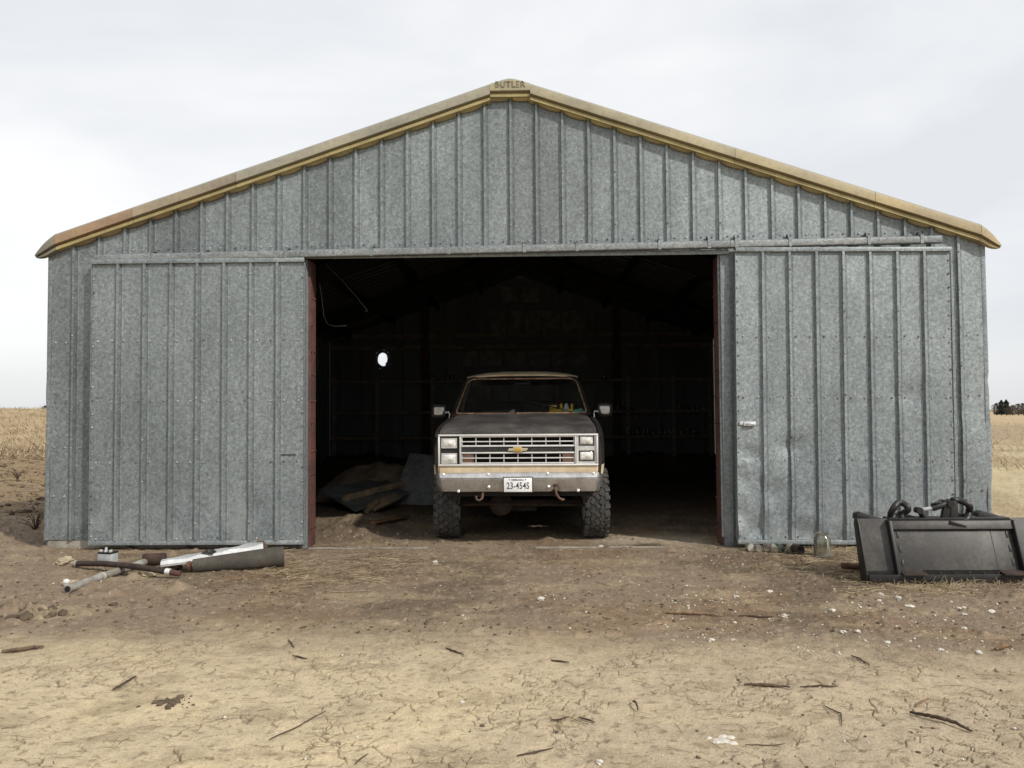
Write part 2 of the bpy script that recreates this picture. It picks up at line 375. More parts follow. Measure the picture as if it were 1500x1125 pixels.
# ------------------------------------------------------------------ terrain
FT = 0.3048; HALF = 18 * FT; DEPTH = 13.4
def land(x, y):
    x = np.asarray(x, float); y = np.asarray(y, float)
    d = np.hypot(x - CX, y + CD)
    inside = sst(5.9, 5.2, np.abs(x)) * sst(-0.5, 0.3, y) * sst(14.2, 13.5, y)
    out = 1 - inside
    by = sst(-0.9, -0.1, y) * sst(6.2, 5.6, np.abs(x)) * sst(14.5, 13.8, y)
    z = 0.045 * fbm(x * 0.45, y * 0.45, 3, 3) * (1 - 0.85 * by)
    z += 0.020 * fbm(x * 2.1, y * 2.1, 9, 4) * (1 - 0.6 * by)
    left = sst(-2, -14, x); right = sst(2, 12, x)
    far = sst(12, 40, d)
    z += left * 3.6 * sst(25, 260, d) - left * 2.2 * sst(300, 900, d) * 0
    z += right * (-0.00375) * np.clip(d - 14, 0, 900)
    z += far * 0.35 * fbm(x * 0.03, y * 0.03, 21, 3)
    # spoil heaped beside the left wall and inside against the walls
    z += 0.10 * np.exp(-((x + 7.4) / 0.8) ** 2 - ((y - 1.2) / 2.0) ** 2)
    z += inside * 0.11 * np.exp(-((x + 2.1) / 0.55) ** 2) * sst(0.2, 0.9, y) * sst(2.8, 2.2, y) * (1 + 0.8 * fbm(x * 4, y * 4, 51, 3))
    z += inside * sst(10.6, 12.6, y) * (0.34 + 0.4 * fbm(x * 1.1, y * 1.1, 33, 3)) * sst(0.8, 2.6, np.abs(x - 0.4))
    return z
def lz(x, y): return float(land(np.array([x]), np.array([y]))[0])
def gat(u, v, up=0.0):
    p = at(u, v, 0)
    for _ in range(3): p = at(u, v, lz(p.x, p.y))
    return Vector((p.x, p.y, lz(p.x, p.y) + up))

def worley_edge(x, y, s):
    ix = np.floor(x); iy = np.floor(y); f1 = np.full(x.shape, 9.0); f2 = np.full(x.shape, 9.0)
    for a in (-1, 0, 1):
        for b in (-1, 0, 1):
            px = ix + a + _h(ix + a, iy + b, s); py = iy + b + _h(ix + a, iy + b, s + 5)
            d = np.hypot(px - x, py - y); f2 = np.where(d < f1, f1, np.minimum(f2, d)); f1 = np.minimum(f1, d)
    return f2 - f1

def build_ground():
    ys = [-150, -80, -45, -28, -19, -14, -11.5, -10.2, -9.3, -8.6, -8.0, -7.5, -7.0]
    p = 1 / 2.35
    while p > 0.098: ys.append(1 / p - CD); p -= 0.00056
    while p > 0.012: ys.append(1 / p - CD); p -= 0.0009
    while p > 0.0007: ys.append(1 / p - CD); p -= 0.00045
    ys += [2000, 4500]
    ys = np.array(sorted(ys)); D = ys + CD
    s = np.maximum(D, 2.35)
    core = np.linspace(-0.70, 0.70, 1300)
    outer = 0.70 + np.cumsum(0.004 * 1.12 ** np.arange(62))
    u = np.concatenate([-outer[::-1], core, outer])
    X = CX + s[:, None] * u[None, :] - YAW * D[:, None] * 0.6
    Y = np.repeat(ys[:, None], len(u), 1)
    Z = land(X, Y)
    near = sst(26, 12, np.hypot(X, Y + CD))
    inside = (np.abs(X) < 5.4) & (Y > 0.0) & (Y < 13.4)
    # ---- masks
    w1 = fbm(X * 0.55, Y * 0.55, 71, 4); w2 = fbm(X * 1.9, Y * 1.9, 81, 4); w3 = fbm(X * 6, Y * 6, 91, 3)
    edge = -3.25 - 0.12 * np.clip(X + 1, 0, 9) ** 1.25 + 0.9 * w1 + 0.35 * w2
    clay = sst(0.45, -0.55, Y - edge) * sst(6.5, 4.6, Y + CD - 0 * X)
    clay = np.maximum(clay, 0) * sst(0.4, -0.2, Y - edge)
    clayR = clay * sst(-1.0, 1.8, X + 0.8 * w1)
    # ---- fine relief
    Z += near * (0.006 * fbm(X * 9, Y * 9, 41, 3) + 0.0045 * fbm(X * 28, Y * 28, 45, 2)) * (1 - 0.35 * clay)
    lump = np.clip(fbm(X * 3.2, Y * 3.2, 61, 4) - 0.16, 0, 1)
    lumpm = sst(-1.8, -3.4, X + 0.3 * w1) * (1 - clay) * sst(-4.0, -3.0, Y) * near
    Z += lumpm * lump * 0.13
    Z += near * (1 - clay) * np.clip(fbm(X * 7, Y * 7, 66, 3) - 0.12, 0, 1) * 0.055
    # clods at the left edge of the clay
    c0 = gat(28, 897); Z += 0.085 * np.exp(-((X - c0.x) / 0.30) ** 2 - ((Y - c0.y) / 0.13) ** 2) * (0.6 + 1.6 * np.clip(fbm(X * 8, Y * 8, 101, 3), -0.3, 1))
    # ---- shrinkage cracks cut into the clay
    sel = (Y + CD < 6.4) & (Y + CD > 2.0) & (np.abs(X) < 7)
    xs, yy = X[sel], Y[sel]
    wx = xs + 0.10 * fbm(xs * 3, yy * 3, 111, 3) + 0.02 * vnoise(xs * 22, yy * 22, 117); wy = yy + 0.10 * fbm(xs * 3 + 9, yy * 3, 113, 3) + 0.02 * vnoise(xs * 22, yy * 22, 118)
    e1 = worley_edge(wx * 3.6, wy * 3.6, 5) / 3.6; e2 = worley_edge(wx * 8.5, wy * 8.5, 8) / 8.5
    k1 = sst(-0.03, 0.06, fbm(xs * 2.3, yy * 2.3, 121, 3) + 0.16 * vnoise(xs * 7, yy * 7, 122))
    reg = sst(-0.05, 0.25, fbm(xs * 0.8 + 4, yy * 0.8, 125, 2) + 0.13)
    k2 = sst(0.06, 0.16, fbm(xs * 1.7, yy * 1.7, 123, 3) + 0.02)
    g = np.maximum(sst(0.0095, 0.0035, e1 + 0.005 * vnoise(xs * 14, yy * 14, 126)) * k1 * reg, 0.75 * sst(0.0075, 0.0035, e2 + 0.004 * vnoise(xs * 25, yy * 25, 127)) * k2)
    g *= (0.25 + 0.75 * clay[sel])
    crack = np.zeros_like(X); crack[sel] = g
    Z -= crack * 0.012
    # wheel tread prints pressed in the clay
    for cx, wdt in ((0.40, 0.13), (-0.85, 0.14)):
        ph = X - cx - 0.10 * (Y + 5); m = sst(wdt, wdt * 0.7, np.abs(ph)) * (Y + CD < 6.0) * sst(-0.1, 0.2, w1 + 0.1)
        Z -= m * (0.004 + 0.004 * (np.sin(Y * 42 + np.abs(ph) * 34) > 0.1))
    # ---- colour (the soils, plus shade painted into the cracks)
    brown = np.array((0.225, 0.172, 0.122)); dk = np.array((0.146, 0.110, 0.077)); red = np.array((0.205, 0.132, 0.078))
    cl = np.array((0.505, 0.415, 0.280)); clr = np.array((0.405, 0.330, 0.236)); pale = np.array((0.42, 0.34, 0.215))
    C = np.zeros(X.shape + (3,)) + brown
    C = mixc(C, dk, 0.85 * sst(0.02, 0.22, w1 + 0.35 * w2))
    C = mixc(C, red, 0.4 * sst(0.05, 0.28, fbm(X * 0.8, Y * 0.8, 131, 3)))
    C = mixc(C, pale, 0.26 * sst(0.06, 0.30, fbm(X * 1.3, Y * 2.6, 141, 4)))
    ctex = cl + (clr - cl) * (0.75 * clayR + 0.0)[..., None]
    ctex = mixc(ctex, (0.55, 0.45, 0.29), 0.75 * sst(0.0, 0.25, fbm(X * 1.1, Y * 1.9, 151, 4)) * (1 - clayR * 0.75))
    ctex = mixc(ctex, (0.32, 0.25, 0.165), 0.5 * sst(0.05, 0.30, fbm(X * 2.2, Y * 4.0, 161, 4)))
    C = C * (1 - clay[..., None]) + ctex * clay[..., None]
    # shade of the cracks painted in: colour pulled to dark brown along them
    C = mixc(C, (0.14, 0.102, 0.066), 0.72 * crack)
    # chaff and small litter speckle in the clay and the brown soil
    sp = sst(0.20, 0.33, fbm(X * 14, Y * 26, 171, 3)); C = mixc(C, (0.17, 0.125, 0.08), 0.55 * sp * near * (0.35 + 0.65 * clay))
    sp2 = sst(0.24, 0.36, fbm(X * 18, Y * 30, 173, 3)); C = mixc(C, (0.40, 0.33, 0.22), 0.6 * sp2 * near * (1 - clay))
    # lighter worn dirt right behind the right front tyre and along the sill
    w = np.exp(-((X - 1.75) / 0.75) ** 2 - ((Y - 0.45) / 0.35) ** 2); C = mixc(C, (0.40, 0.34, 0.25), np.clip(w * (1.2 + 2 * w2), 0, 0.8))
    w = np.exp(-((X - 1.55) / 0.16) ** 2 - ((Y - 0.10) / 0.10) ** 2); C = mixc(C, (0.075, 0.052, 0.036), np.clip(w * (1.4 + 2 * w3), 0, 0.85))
    # indoor floor: earth colour darkens further in from the doorway
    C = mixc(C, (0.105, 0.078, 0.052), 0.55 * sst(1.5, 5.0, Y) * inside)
    # far fields behind: straw stubble on the left, tan grass and bare field on the right
    dd = np.hypot(X - CX, Y + CD); outm = (~inside) & (dd > 8)
    st = 0.5 + 1.6 * fbm(X * 0.05, Y * 0.16, 181, 4)
    fl = mixc(np.zeros_like(C) + np.array((0.32, 0.24, 0.145)), (0.42, 0.325, 0.195), np.clip(st, 0, 1))
    fl = mixc(fl, (0.215, 0.155, 0.095), 0.8 * sst(60, 30, dd))
    fl = mixc(fl, (0.14, 0.10, 0.062), 0.75 * sst(0.05, 0.3, fbm(X * 0.12, Y * 0.5, 185, 4)) * sst(75, 28, dd))
    fl = mixc(fl, (0.24, 0.165, 0.09), 0.6 * sst(0.0, 0.25, fbm(X * 0.5, Y * 1.2, 187, 3)))
    fr = mixc(np.zeros_like(C) + np.array((0.45, 0.37, 0.235)), (0.35, 0.275, 0.17), sst(-0.05, 0.2, fbm(X * 0.3, Y * 0.12, 191, 4)))
    fr = mixc(fr, (0.33, 0.255, 0.165), sst(30, 60, dd)); fr = mixc(fr, (0.43, 0.33, 0.20), sst(90, 160, dd))
    m = outm * np.where(X < 0, sst(13, 24, dd + 6 * w1), sst(9.6, 12.5, dd + 2 * w1) * sst(5.6, 6.6, X))
    C = np.where((X < 0)[..., None], mixc(C, fl, 1.0 * m) if False else C * (1 - m[..., None]) + fl * m[..., None], C * (1 - m[..., None]) + fr * m[..., None])
    Z += outm * sst(12, 20, dd) * sst(90, 40, dd) * 0.05 * fbm(X * 1.6, Y * 1.6, 195, 3) * 2
    n, k = X.shape
    co = np.stack([X, Y, Z], -1).reshape(-1, 3).astype(np.float32)
    idx = np.arange(n * k).reshape(n, k)
    q = np.stack([idx[:-1, :-1], idx[:-1, 1:], idx[1:, 1:], idx[1:, :-1]], -1).reshape(-1, 4).astype(np.int32)
    me = bpy.data.meshes.new('ground'); me.vertices.add(len(co)); me.vertices.foreach_set('co', co.ravel())
    me.loops.add(q.size); me.loops.foreach_set('vertex_index', q.ravel())
    me.polygons.add(len(q)); me.polygons.foreach_set('loop_start', np.arange(0, q.size, 4, dtype=np.int32))
    me.polygons.foreach_set('use_smooth', np.ones(len(q), bool))
    me.update(calc_edges=True)
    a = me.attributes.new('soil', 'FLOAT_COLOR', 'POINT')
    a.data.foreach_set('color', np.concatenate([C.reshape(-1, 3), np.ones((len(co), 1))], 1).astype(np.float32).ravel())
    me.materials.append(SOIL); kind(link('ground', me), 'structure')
build_ground()

# ------------------------------------------------------------------ barn
SLOPE = 1 / 3.0; ZTOP = 5.49
def roofz(x): return ZTOP - SLOPE * abs(x)
def sheet(mb, x0, x1, ribs, zb, zt, y0, nz_=12, disp=None, rib_h=0.032, th=0.004, flat=0.07, flip=False, M=None):
    pr = []
    for r in ribs:
        pr += [(r - 0.052, 0), (r - 0.048, 0.005), (r - 0.040, 0.005), (r - 0.034, 0.001), (r - 0.019, 0.001), (r - 0.013, rib_h), (r + 0.013, rib_h), (r + 0.019, 0.001), (r + 0.034, 0.001), (r + 0.040, 0.005), (r + 0.048, 0.005), (r + 0.052, 0)]
    pr = [p for p in pr if x0 + 1e-4 < p[0] < x1 - 1e-4]
    def o_at(x):
        for r in ribs:
            d = abs(x - r)
            if d < 0.013: return rib_h
            if d < 0.019: return 0.001 + (rib_h - 0.001) * (0.019 - d) / 0.006
            if d < 0.034: return 0.001
            if d < 0.048: return 0.005
        return 0.0
    pr = sorted(pr + [(x0, o_at(x0)), (x1, o_at(x1))]); full = [pr[0]]
    for p in pr[1:]:
        a = full[-1]; g = p[0] - a[0]; k = int(g / flat)
        for i in range(1, k + 1): full.append((a[0] + g * i / (k + 1), a[1] + (p[1] - a[1]) * i / (k + 1)))
        full.append(p)
    sg = -1 if flip else 1
    fr, bk = [], []
    for i in range(nz_ + 1):
        a, b = [], []
        for x, o in full:
            z = zb + (zt(x) - zb) * i / nz_
            dy = disp(x, z) if disp else 0.0
            a.append((x, y0 - sg * o + dy, z)); b.append((x, y0 - sg * o + dy + sg * th, z))
        fr.append(a); bk.append(b)
    loop = [f + bb[::-1] for f, bb in zip(fr, bk)]
    k = len(loop[0]); base = [p for r in loop for p in r]; fs = []
    for i in range(nz_):
        for j in range(k):
            j2 = (j + 1) % k; fs.append((i * k + j, i * k + j2, (i + 1) * k + j2, (i + 1) * k + j))
    h = len(full)
    for i in (0, nz_):
        for j in range(h - 1): fs.append((i * k + j, i * k + j + 1, i * k + k - 2 - j, i * k + k - 1 - j))
    mb.add(base, fs, M)

screws = MB()
def screw(mb, x, y, z, r=0.0105, M=None):
    r *= 1.15
    n = 6; vs = [(x + r * math.cos(a * math.pi / 3), y, z + r * math.sin(a * math.pi / 3)) for a in range(n)]
    vs += [(x + 0.6 * r * math.cos(a * math.pi / 3), y - r * 0.75, z + 0.6 * r * math.sin(a * math.pi / 3)) for a in range(n)]
    mb.add(vs, [(i, (i + 1) % n, n + (i + 1) % n, n + i) for i in range(n)] + [tuple(range(n, 2 * n))], M)

barn = thing('barn', 'large grey galvanized metal gable barn with its wide doorway standing open', 'barn', (0, 0, 0))
BASEC = (0.228, 0.256, 0.264)
tone = {0: 0.86, 1: 0.98, 2: 0.72, 3: 0.96, 4: 1.04, 5: 0.92, 6: 1.02, 7: 1.08, 8: 1.05, 9: 0.80, 10: 0.90, 11: 1.00, 12: 1.12, 13: 1.18, 14: 1.12, 15: 0.94, 16: 0.84, 17: 1.10}
def wobble(seed, amp):
    def f(x, z): return float(amp * fbm(np.array([x * 2.2]), np.array([z * 1.1]), seed, 2)[0])
    return f
def strip_wob(x, z):
    d = 0.010 * float(fbm(np.array([x * 2.5]), np.array([z * 1.3]), 301, 2)[0])
    if x > 4.8 and z < 2.0: d += 0.045 * float(vnoise(np.array([x * 2.0]), np.array([z * 2.6]), 305)[0]) * (2.0 - z) / 2
    return d
for i in range(18):
    xa = -HALF + i * 2 * FT; full = i <= 4 or i >= 13
    x0 = xa + (0 if i == 0 else -0.033); x1 = xa + 2 * FT - (0 if i == 17 else 0.034)
    ribs = [xa + FT] + ([] if i == 0 else [xa])
    mb = MB()
    sheet(mb, x0, x1, ribs, 0.105 if full else 3.392, lambda x: roofz(x) - 0.06, 0.0, 18 if full else 8, strip_wob)
    t = tone[i]
    mb.build('wall_panel', GALV, barn, color=[c * t for c in BASEC])
    for x in ((xa + 0.09, xa + FT - 0.09, xa + FT + 0.09, xa + 2 * FT - 0.09)):
        if abs(x) < HALF - 0.02: screw(screws, x, -0.003, 3.565 + 0.0118 * x)
        if full and abs(x) > 4.85:
            for z in (0.15, 0.62, 1.18, 1.72, 2.42): screw(screws, x, -0.003, z + rng.uniform(-.01, .01))
    zz = 3.75
    while zz < roofz(xa) - 0.35:
        if i: screw(screws, xa, -0.034, zz, 0.009)
        zz += 0.62
    if full and i in (0, 17):
        z = 0.3
        while z < 3.4: screw(screws, xa + FT, -0.034, z, 0.009); z += 0.44
kind(screws.build('screw', plain('zinc_screw', (0.54, 0.55, 0.55), 0.4, 0.4, 0.3, 2.6, c2=(0.13, 0.11, 0.09), lo=0.40, hi=0.56, bumps=0), barn), 'stuff')
# corner trims
for s in (-1, 1):
    mb = MB(); rows = []
    for k in range(40):
        z = 0.10 + (roofz(HALF) - 0.17) * k / 39
        wv = 0.0
        if z < 1.9: wv = 0.028 * float(vnoise(np.array([z * 3.3]), np.array([s * 7.3]), 311)[0]) * (1 if s > 0 else 0.35)
        xo = s * (HALF + 0.012) + wv
        rows.append([(s * (HALF - 0.035), -0.003, z), (xo - s * 0.012, -0.009, z), (xo, -0.004, z), (xo, 0.10, z)])
    mb.grid(rows); mb.build('corner_trim', GALV, barn, color=[c * (0.92 if s < 0 else 1.05) for c in BASEC], recalc=False)
# foundation
for s in (-1, 1):
    xs = sorted((s * (HALF - 0.01), s * 2.46)); x2 = sorted((s * (HALF - 0.25), s * (HALF - 0.01)))
    poly = [(xs[0], 0.015), (xs[1], 0.015), (xs[1], 0.30), (x2[1] if s < 0 else x2[0], 0.30), (x2[1] if s < 0 else x2[0], DEPTH), (x2[0] if s < 0 else x2[1], DEPTH)]
    if s > 0: poly = [(xs[0], 0.015), (xs[1], 0.015), (xs[1], DEPTH), (x2[0], DEPTH), (x2[0], 0.30), (xs[0], 0.30)]
    MB().prism(poly, TR(0, 0, -0.4), 0.52).build('foundation', CONC, barn, bevel=0.008)
for a, b in ((-2.36, -0.98), (0.25, 1.02), (1.08, 1.78)):
    mb = MB(); n = 26; t0, t1 = [], []
    for k in range(n + 1):
        x = a + (b - a) * k / n; e = 0.018 * float(vnoise(np.array([x * 5]), np.array([a]), 321)[0]); zt = lz(x, -0.09) + 0.010 + 0.008 * float(vnoise(np.array([x * 3]), np.array([a + 3]), 323)[0])
        t0.append(((x, -0.10 + e, zt - 0.05), (x, -0.095 + e, zt), (x, -0.045 + e * 0.5, zt), (x, -0.04, zt - 0.05)))
    mb.grid(t0); mb.build('sill_edge', CONC, barn)
# side walls
for s in (-1, 1):
    mb = MB(); ribs = [k * FT for k in range(1, 44)]
    M = Matrix(((0, -s, 0, s * HALF), (1, 0, 0, 0.0), (0, 0, 1, 0), (0, 0, 0, 1))) if s > 0 else Matrix(((0, 1, 0, -HALF), (-1, 0, 0, DEPTH), (0, 0, 1, 0), (0, 0, 0, 1)))
    M = Matrix(((0, -1, 0, HALF), (1, 0, 0, 0), (0, 0, 1, 0), (0, 0, 0, 1))) if s > 0 else Matrix(((0, 1, 0, -HALF), (-1, 0, 0, DEPTH), (0, 0, 1, 0), (0, 0, 0, 1)))
    sheet(mb, 0.012, DEPTH - 0.012, ribs, 0.055, lambda x: roofz(HALF) - 0.03, 0.0, 2, M=M, flat=1.0)
    mb.build('side_wall', [GALV], barn, color=BASEC)
# rear wall sheets, one with a torn hole
hc = aty(560, 527, DEPTH)
for i in range(18):
    xa = -HALF + i * 2 * FT; xb = xa + 2 * FT
    if xa <= hc.x < xb:
        ol = [(xa - 0.02, -0.3), (xb + 0.02, -0.3), (xb + 0.02, roofz(xb + 0.02) - 0.032), (xa - 0.02, roofz(xa - 0.02) - 0.032)]
        shp = [(-7, -1), (-6, 6), (-4, 9), (0, 11), (4, 10), (7, 7), (8, 1), (7, -4), (5, -5), (5, -9), (1, -10), (-3, -8), (-6, -5)]
        px = 22.6 / 1167
        hole = [(hc.x + a * px * 0.95, hc.z + b * px * 0.95) for a, b in shp]
        tiny = []
        for a, b in ((-9, 3), (-9, -5), (-8, 10), (-4, -13), (8, 11), (10, 5), (10.5, -6), (3, 14)):
            cxx, czz = hc.x + a * px, hc.z + b * px; tiny.append([(cxx + 0.006 * math.cos(t), czz + 0.006 * math.sin(t)) for t in (0, 1.26, 2.5, 3.77, 5.0)])
        vsv = []; es = []
        for poly in [ol, hole] + tiny:
            b0 = len(vsv); vsv += [Vector(p) for p in poly]; es += [(b0 + k, b0 + (k + 1) % len(poly)) for k in range(len(poly))]
        vo, eo, fo, _, _, _ = delaunay_2d_cdt(vsv, es, [], 0, 1e-6)
        def inp(p, poly):
            c = False; j = len(poly) - 1
            for k in range(len(poly)):
                (x1_, y1_), (x2_, y2_) = poly[k], poly[j]
                if (y1_ > p[1]) != (y2_ > p[1]) and p[0] < (x2_ - x1_) * (p[1] - y1_) / (y2_ - y1_) + x1_: c = not c
                j = k
            return c
        keep = []
        for f in fo:
            c = sum((vo[k] for k in f), Vector((0, 0))) / len(f)
            if inp(c, ol) and not any(inp(c, h) for h in [hole] + tiny): keep.append(tuple(f))
        mb = MB(); mb.add([(v.x, DEPTH + 0.006 * (i % 2), v.y) for v in vo], keep)
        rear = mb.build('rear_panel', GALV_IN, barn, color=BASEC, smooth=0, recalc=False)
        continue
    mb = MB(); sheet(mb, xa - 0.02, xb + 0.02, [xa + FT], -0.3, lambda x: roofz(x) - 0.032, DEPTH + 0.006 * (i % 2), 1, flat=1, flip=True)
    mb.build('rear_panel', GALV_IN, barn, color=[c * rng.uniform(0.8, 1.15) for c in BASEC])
# pale lining panels seen dimly high on the rear wall
for (u0, u1, v0, v1) in ((716, 741, 455, 491), (743, 767, 455, 491), (769, 793, 455, 491), (795, 822, 455, 491), (824, 859, 455, 491), (669, 700, 514, 536), (703, 735, 514, 536), (738, 770, 514, 536), (773, 805, 514, 536), (808, 860, 514, 536), (735, 760, 420, 443), (763, 790, 420, 443)):
    a = aty(u0, v1, DEPTH - 0.07); b = aty(u1, v0, DEPTH - 0.07)
    MB().box((a.x, DEPTH - 0.075, a.z), (b.x, DEPTH - 0.045, b.z)).build('lining_panel', plain('pale_lining', (0.36, 0.36, 0.34), 0.8, 0, 0.4, 4) if 'pale_lining' not in bpy.data.materials else bpy.data.materials['pale_lining'], barn)
# roof slopes with ribs along the fall
for s in (-1, 1):
    mb = MB(); ys_ = []; y = -0.02
    prof = []
    k = 0
    while y < DEPTH + 0.1:
        prof += [(y, 0), (y + 0.245, 0), (y + 0.26, 0.03), (y + 0.29, 0.03)]; y += FT
    rows = []
    for t in (0.0, 0.5, 1.0):
        x = s * (0.0 + t * 5.53)
        rows.append([(x, yy, roofz(x) - 0.03 + o) for yy, o in prof] + [(x, yy, roofz(x) - 0.036 + o) for yy, o in prof[::-1]])
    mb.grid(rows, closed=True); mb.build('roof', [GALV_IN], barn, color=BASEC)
mb = MB(); mb.grid([[(x, y, roofz(x) - 0.022 + 0.03 * (abs(x) < 0.1)) for x in (-0.2, -0.09, 0, 0.09, 0.2)] for y in (0.06, DEPTH + 0.1)]); mb.build('ridge_strip', GALV, barn, color=BASEC)
# rake trim sections
PROF = [(-0.10, 0.0), (0.045, 0.0), (0.085, 0.010), (0.112, 0.036), (0.120, 0.060), (0.120, 0.158), (0.085, 0.166), (0.062, 0.168), (0.062, 0.186), (0.090, 0.192), (0.090, 0.232), (0.012, 0.236), (0.012, 0.20), (-0.10, 0.03)]
PROF = [(o_, h_ * 0.87) for o_, h_ in PROF]
def paint_low(mb, k):
    for fi, f in enumerate(mb.f):
        if len(f) == 4 and all((i_ % k) in (7, 8, 9, 10, 11) for i_ in f): mb.m[fi] = 1
def trim(xa, xb, colr, name='rake_trim'):
    rows = []
    n = 8
    for k in range(n + 1):
        x = xa + (xb - xa) * k / n
        rows.append([(x, -o + 0.004 * float(vnoise(np.array([x * 2.0]), np.array([h * 9]), 331)[0]), roofz(x) + 0.005 - h) for o, h in PROF])
    mb = MB(); mb.grid(rows, closed=True); mb.add(rows[0], [tuple(range(len(PROF)))]); mb.add(rows[-1], [tuple(range(len(PROF)))])
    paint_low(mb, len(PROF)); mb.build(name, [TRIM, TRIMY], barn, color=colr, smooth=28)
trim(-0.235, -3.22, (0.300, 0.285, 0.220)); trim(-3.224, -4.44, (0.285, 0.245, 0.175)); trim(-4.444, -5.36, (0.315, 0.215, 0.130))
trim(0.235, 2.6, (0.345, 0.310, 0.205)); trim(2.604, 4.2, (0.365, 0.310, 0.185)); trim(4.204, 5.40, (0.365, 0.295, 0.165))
# ridge cap with raised lettering
rows = []
for k in range(21):
    x = -0.234 + 0.468 * k / 20
    z = ZTOP - SLOPE * (math.sqrt(x * x + 0.004) - 0.012)
    rows.append([(x, -o - 0.004, z + 0.006 - h) if h < 0.13 else (x, -o - 0.004, (ZTOP - SLOPE * 0.09) + 0.005 - h - 0.012) for o, h in PROF])
mb = MB(); mb.grid(rows, closed=True); mb.add(rows[0], [tuple(range(len(PROF)))]); mb.add(rows[-1], [tuple(range(len(PROF)))])
paint_low(mb, len(PROF)); cap = mb.build('ridge_cap', [TRIM, TRIMY], barn, color=(0.335, 0.30, 0.20), smooth=28)
lettering('BUTLER', 0.104, 0.003, (0.0, -0.126, ZTOP - 0.108), plain('letter_paint', (0.30, 0.26, 0.165), 0.7, 0, 0.5, 26, c2=(0.13, 0.105, 0.06)), cap, 0.001, 0.90, 1.12)
# eave caps
for s in (-1, 1):
    rows = []
    for k in range(9):
        t = k / 8; x = s * (5.363 + (0.25 * t if s < 0 else 0.28 * t)) if s < 0 else s * (5.403 + 0.24 * t)
        sc = 1 - 0.80 * t ** 2.4; zb = roofz(s * 5.37) + 0.005 - SLOPE * (abs(x) - 5.37)
        rows.append([(x, -o * (0.6 + 0.4 * sc), zb - 0.06 * t - h * sc - (0.10 * t * t if True else 0)) for o, h in PROF])
    mb = MB(); mb.grid(rows, closed=True); mb.add(rows[0], [tuple(range(len(PROF)))]); mb.add(rows[-1], [tuple(range(len(PROF)))])
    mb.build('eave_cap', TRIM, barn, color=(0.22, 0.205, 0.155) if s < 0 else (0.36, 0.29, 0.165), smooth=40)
# scalloped closures between the ribs
for s in (-1, 1):
    for k in range(0, 17):
        xa, xb = k * FT + 0.03, (k + 1) * FT - 0.03
        pts = []; n = 8
        for j in range(n + 1):
            t = j / n; x = s * (xa + (xb - xa) * t)
            dz = 0.006 + 0.017 * (math.sin(math.pi * min(1, t * 0.85 + 0.12)) ** 0.8) + rng.uniform(0, 0.004)
            top = roofz(x) - 0.190 if abs(x) > 0.235 else ZTOP - SLOPE * 0.09 - 0.200
            pts.append(((x, -0.072, top), (x, -0.066, top - dz * 0.5), (x, -0.030, top - 0.012 - dz), (x, -0.012, top - 0.010 - dz), (x, -0.012, top)))
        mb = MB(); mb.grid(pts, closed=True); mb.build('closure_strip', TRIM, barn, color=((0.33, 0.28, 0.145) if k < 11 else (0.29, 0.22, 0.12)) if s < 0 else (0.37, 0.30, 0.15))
# door track, header, brackets
TZ = lambda x: 3.455 + 0.0118 * x
for xa, xb in ((-4.86, -2.45), (-2.446, 0.02), (0.024, 2.52), (2.524, 4.93)):
    mb = MB(); pr = [(-0.085, 0.045), (-0.140, 0.050), (-0.158, 0.030), (-0.158, -0.030), (-0.148, -0.040), (-0.085, -0.040)]
    mb.grid([[(x, y, TZ(x) + z - 0.012) for y, z in pr] for x in (xa, xb)], closed=True)
    mb.add([(xa, y, TZ(xa) + z - 0.012) for y, z in pr], [tuple(range(6))]); mb.add([(xb, y, TZ(xb) + z - 0.012) for y, z in pr], [tuple(range(6))])
    mb.build('door_track', GALV, barn, color=(0.235, 0.25, 0.255), bevel=0.004)
mb = MB(); mb.box((-2.47, -0.055, 3.400), (2.52, -0.006, 3.423)); mb.box((-2.47, -0.075, 3.372), (2.52, -0.056, 3.425)); mb.build('header_trim', GALV, barn, color=[c * 1.05 for c in BASEC], bevel=0.003)
for u in (222, 300, 420, 545, 658, 768, 845, 965, 1037, 1077, 1155, 1270, 1347):
    p = aty(u, 350, -0.1); x = p.x; z = TZ(x)
    mb = MB(); mb.box((x - 0.018, -0.164, z - 0.055), (x + 0.018, -0.159, z + 0.045)); mb.box((x - 0.018, -0.158, z + 0.040), (x + 0.018, -0.004, z + 0.046)); mb.box((x - 0.016, -0.012, z + 0.047), (x + 0.016, -0.005, z + 0.100))
    tb = mb.build('track_bracket', GALV, barn, color=BASEC)
    mb = MB(); mb.lathe([(0.015, 0), (0.015, 0.02), (0.009, 0.03)], 8, TR(x + 0.008, -0.012, z + 0.078) @ RX(R(90)))
    if u > 1000: mb.bar((x + 0.01, -0.015, z + 0.06), (x - 0.012, -0.09, z + 0.095), 0.018, 0.018)
    mb.build('bracket_bolt', plain('bracket_steel', (0.16, 0.16, 0.15), 0.5, 0.5, 0.4, 20) if 'bracket_steel' not in bpy.data.materials else bpy.data.materials['bracket_steel'], tb)
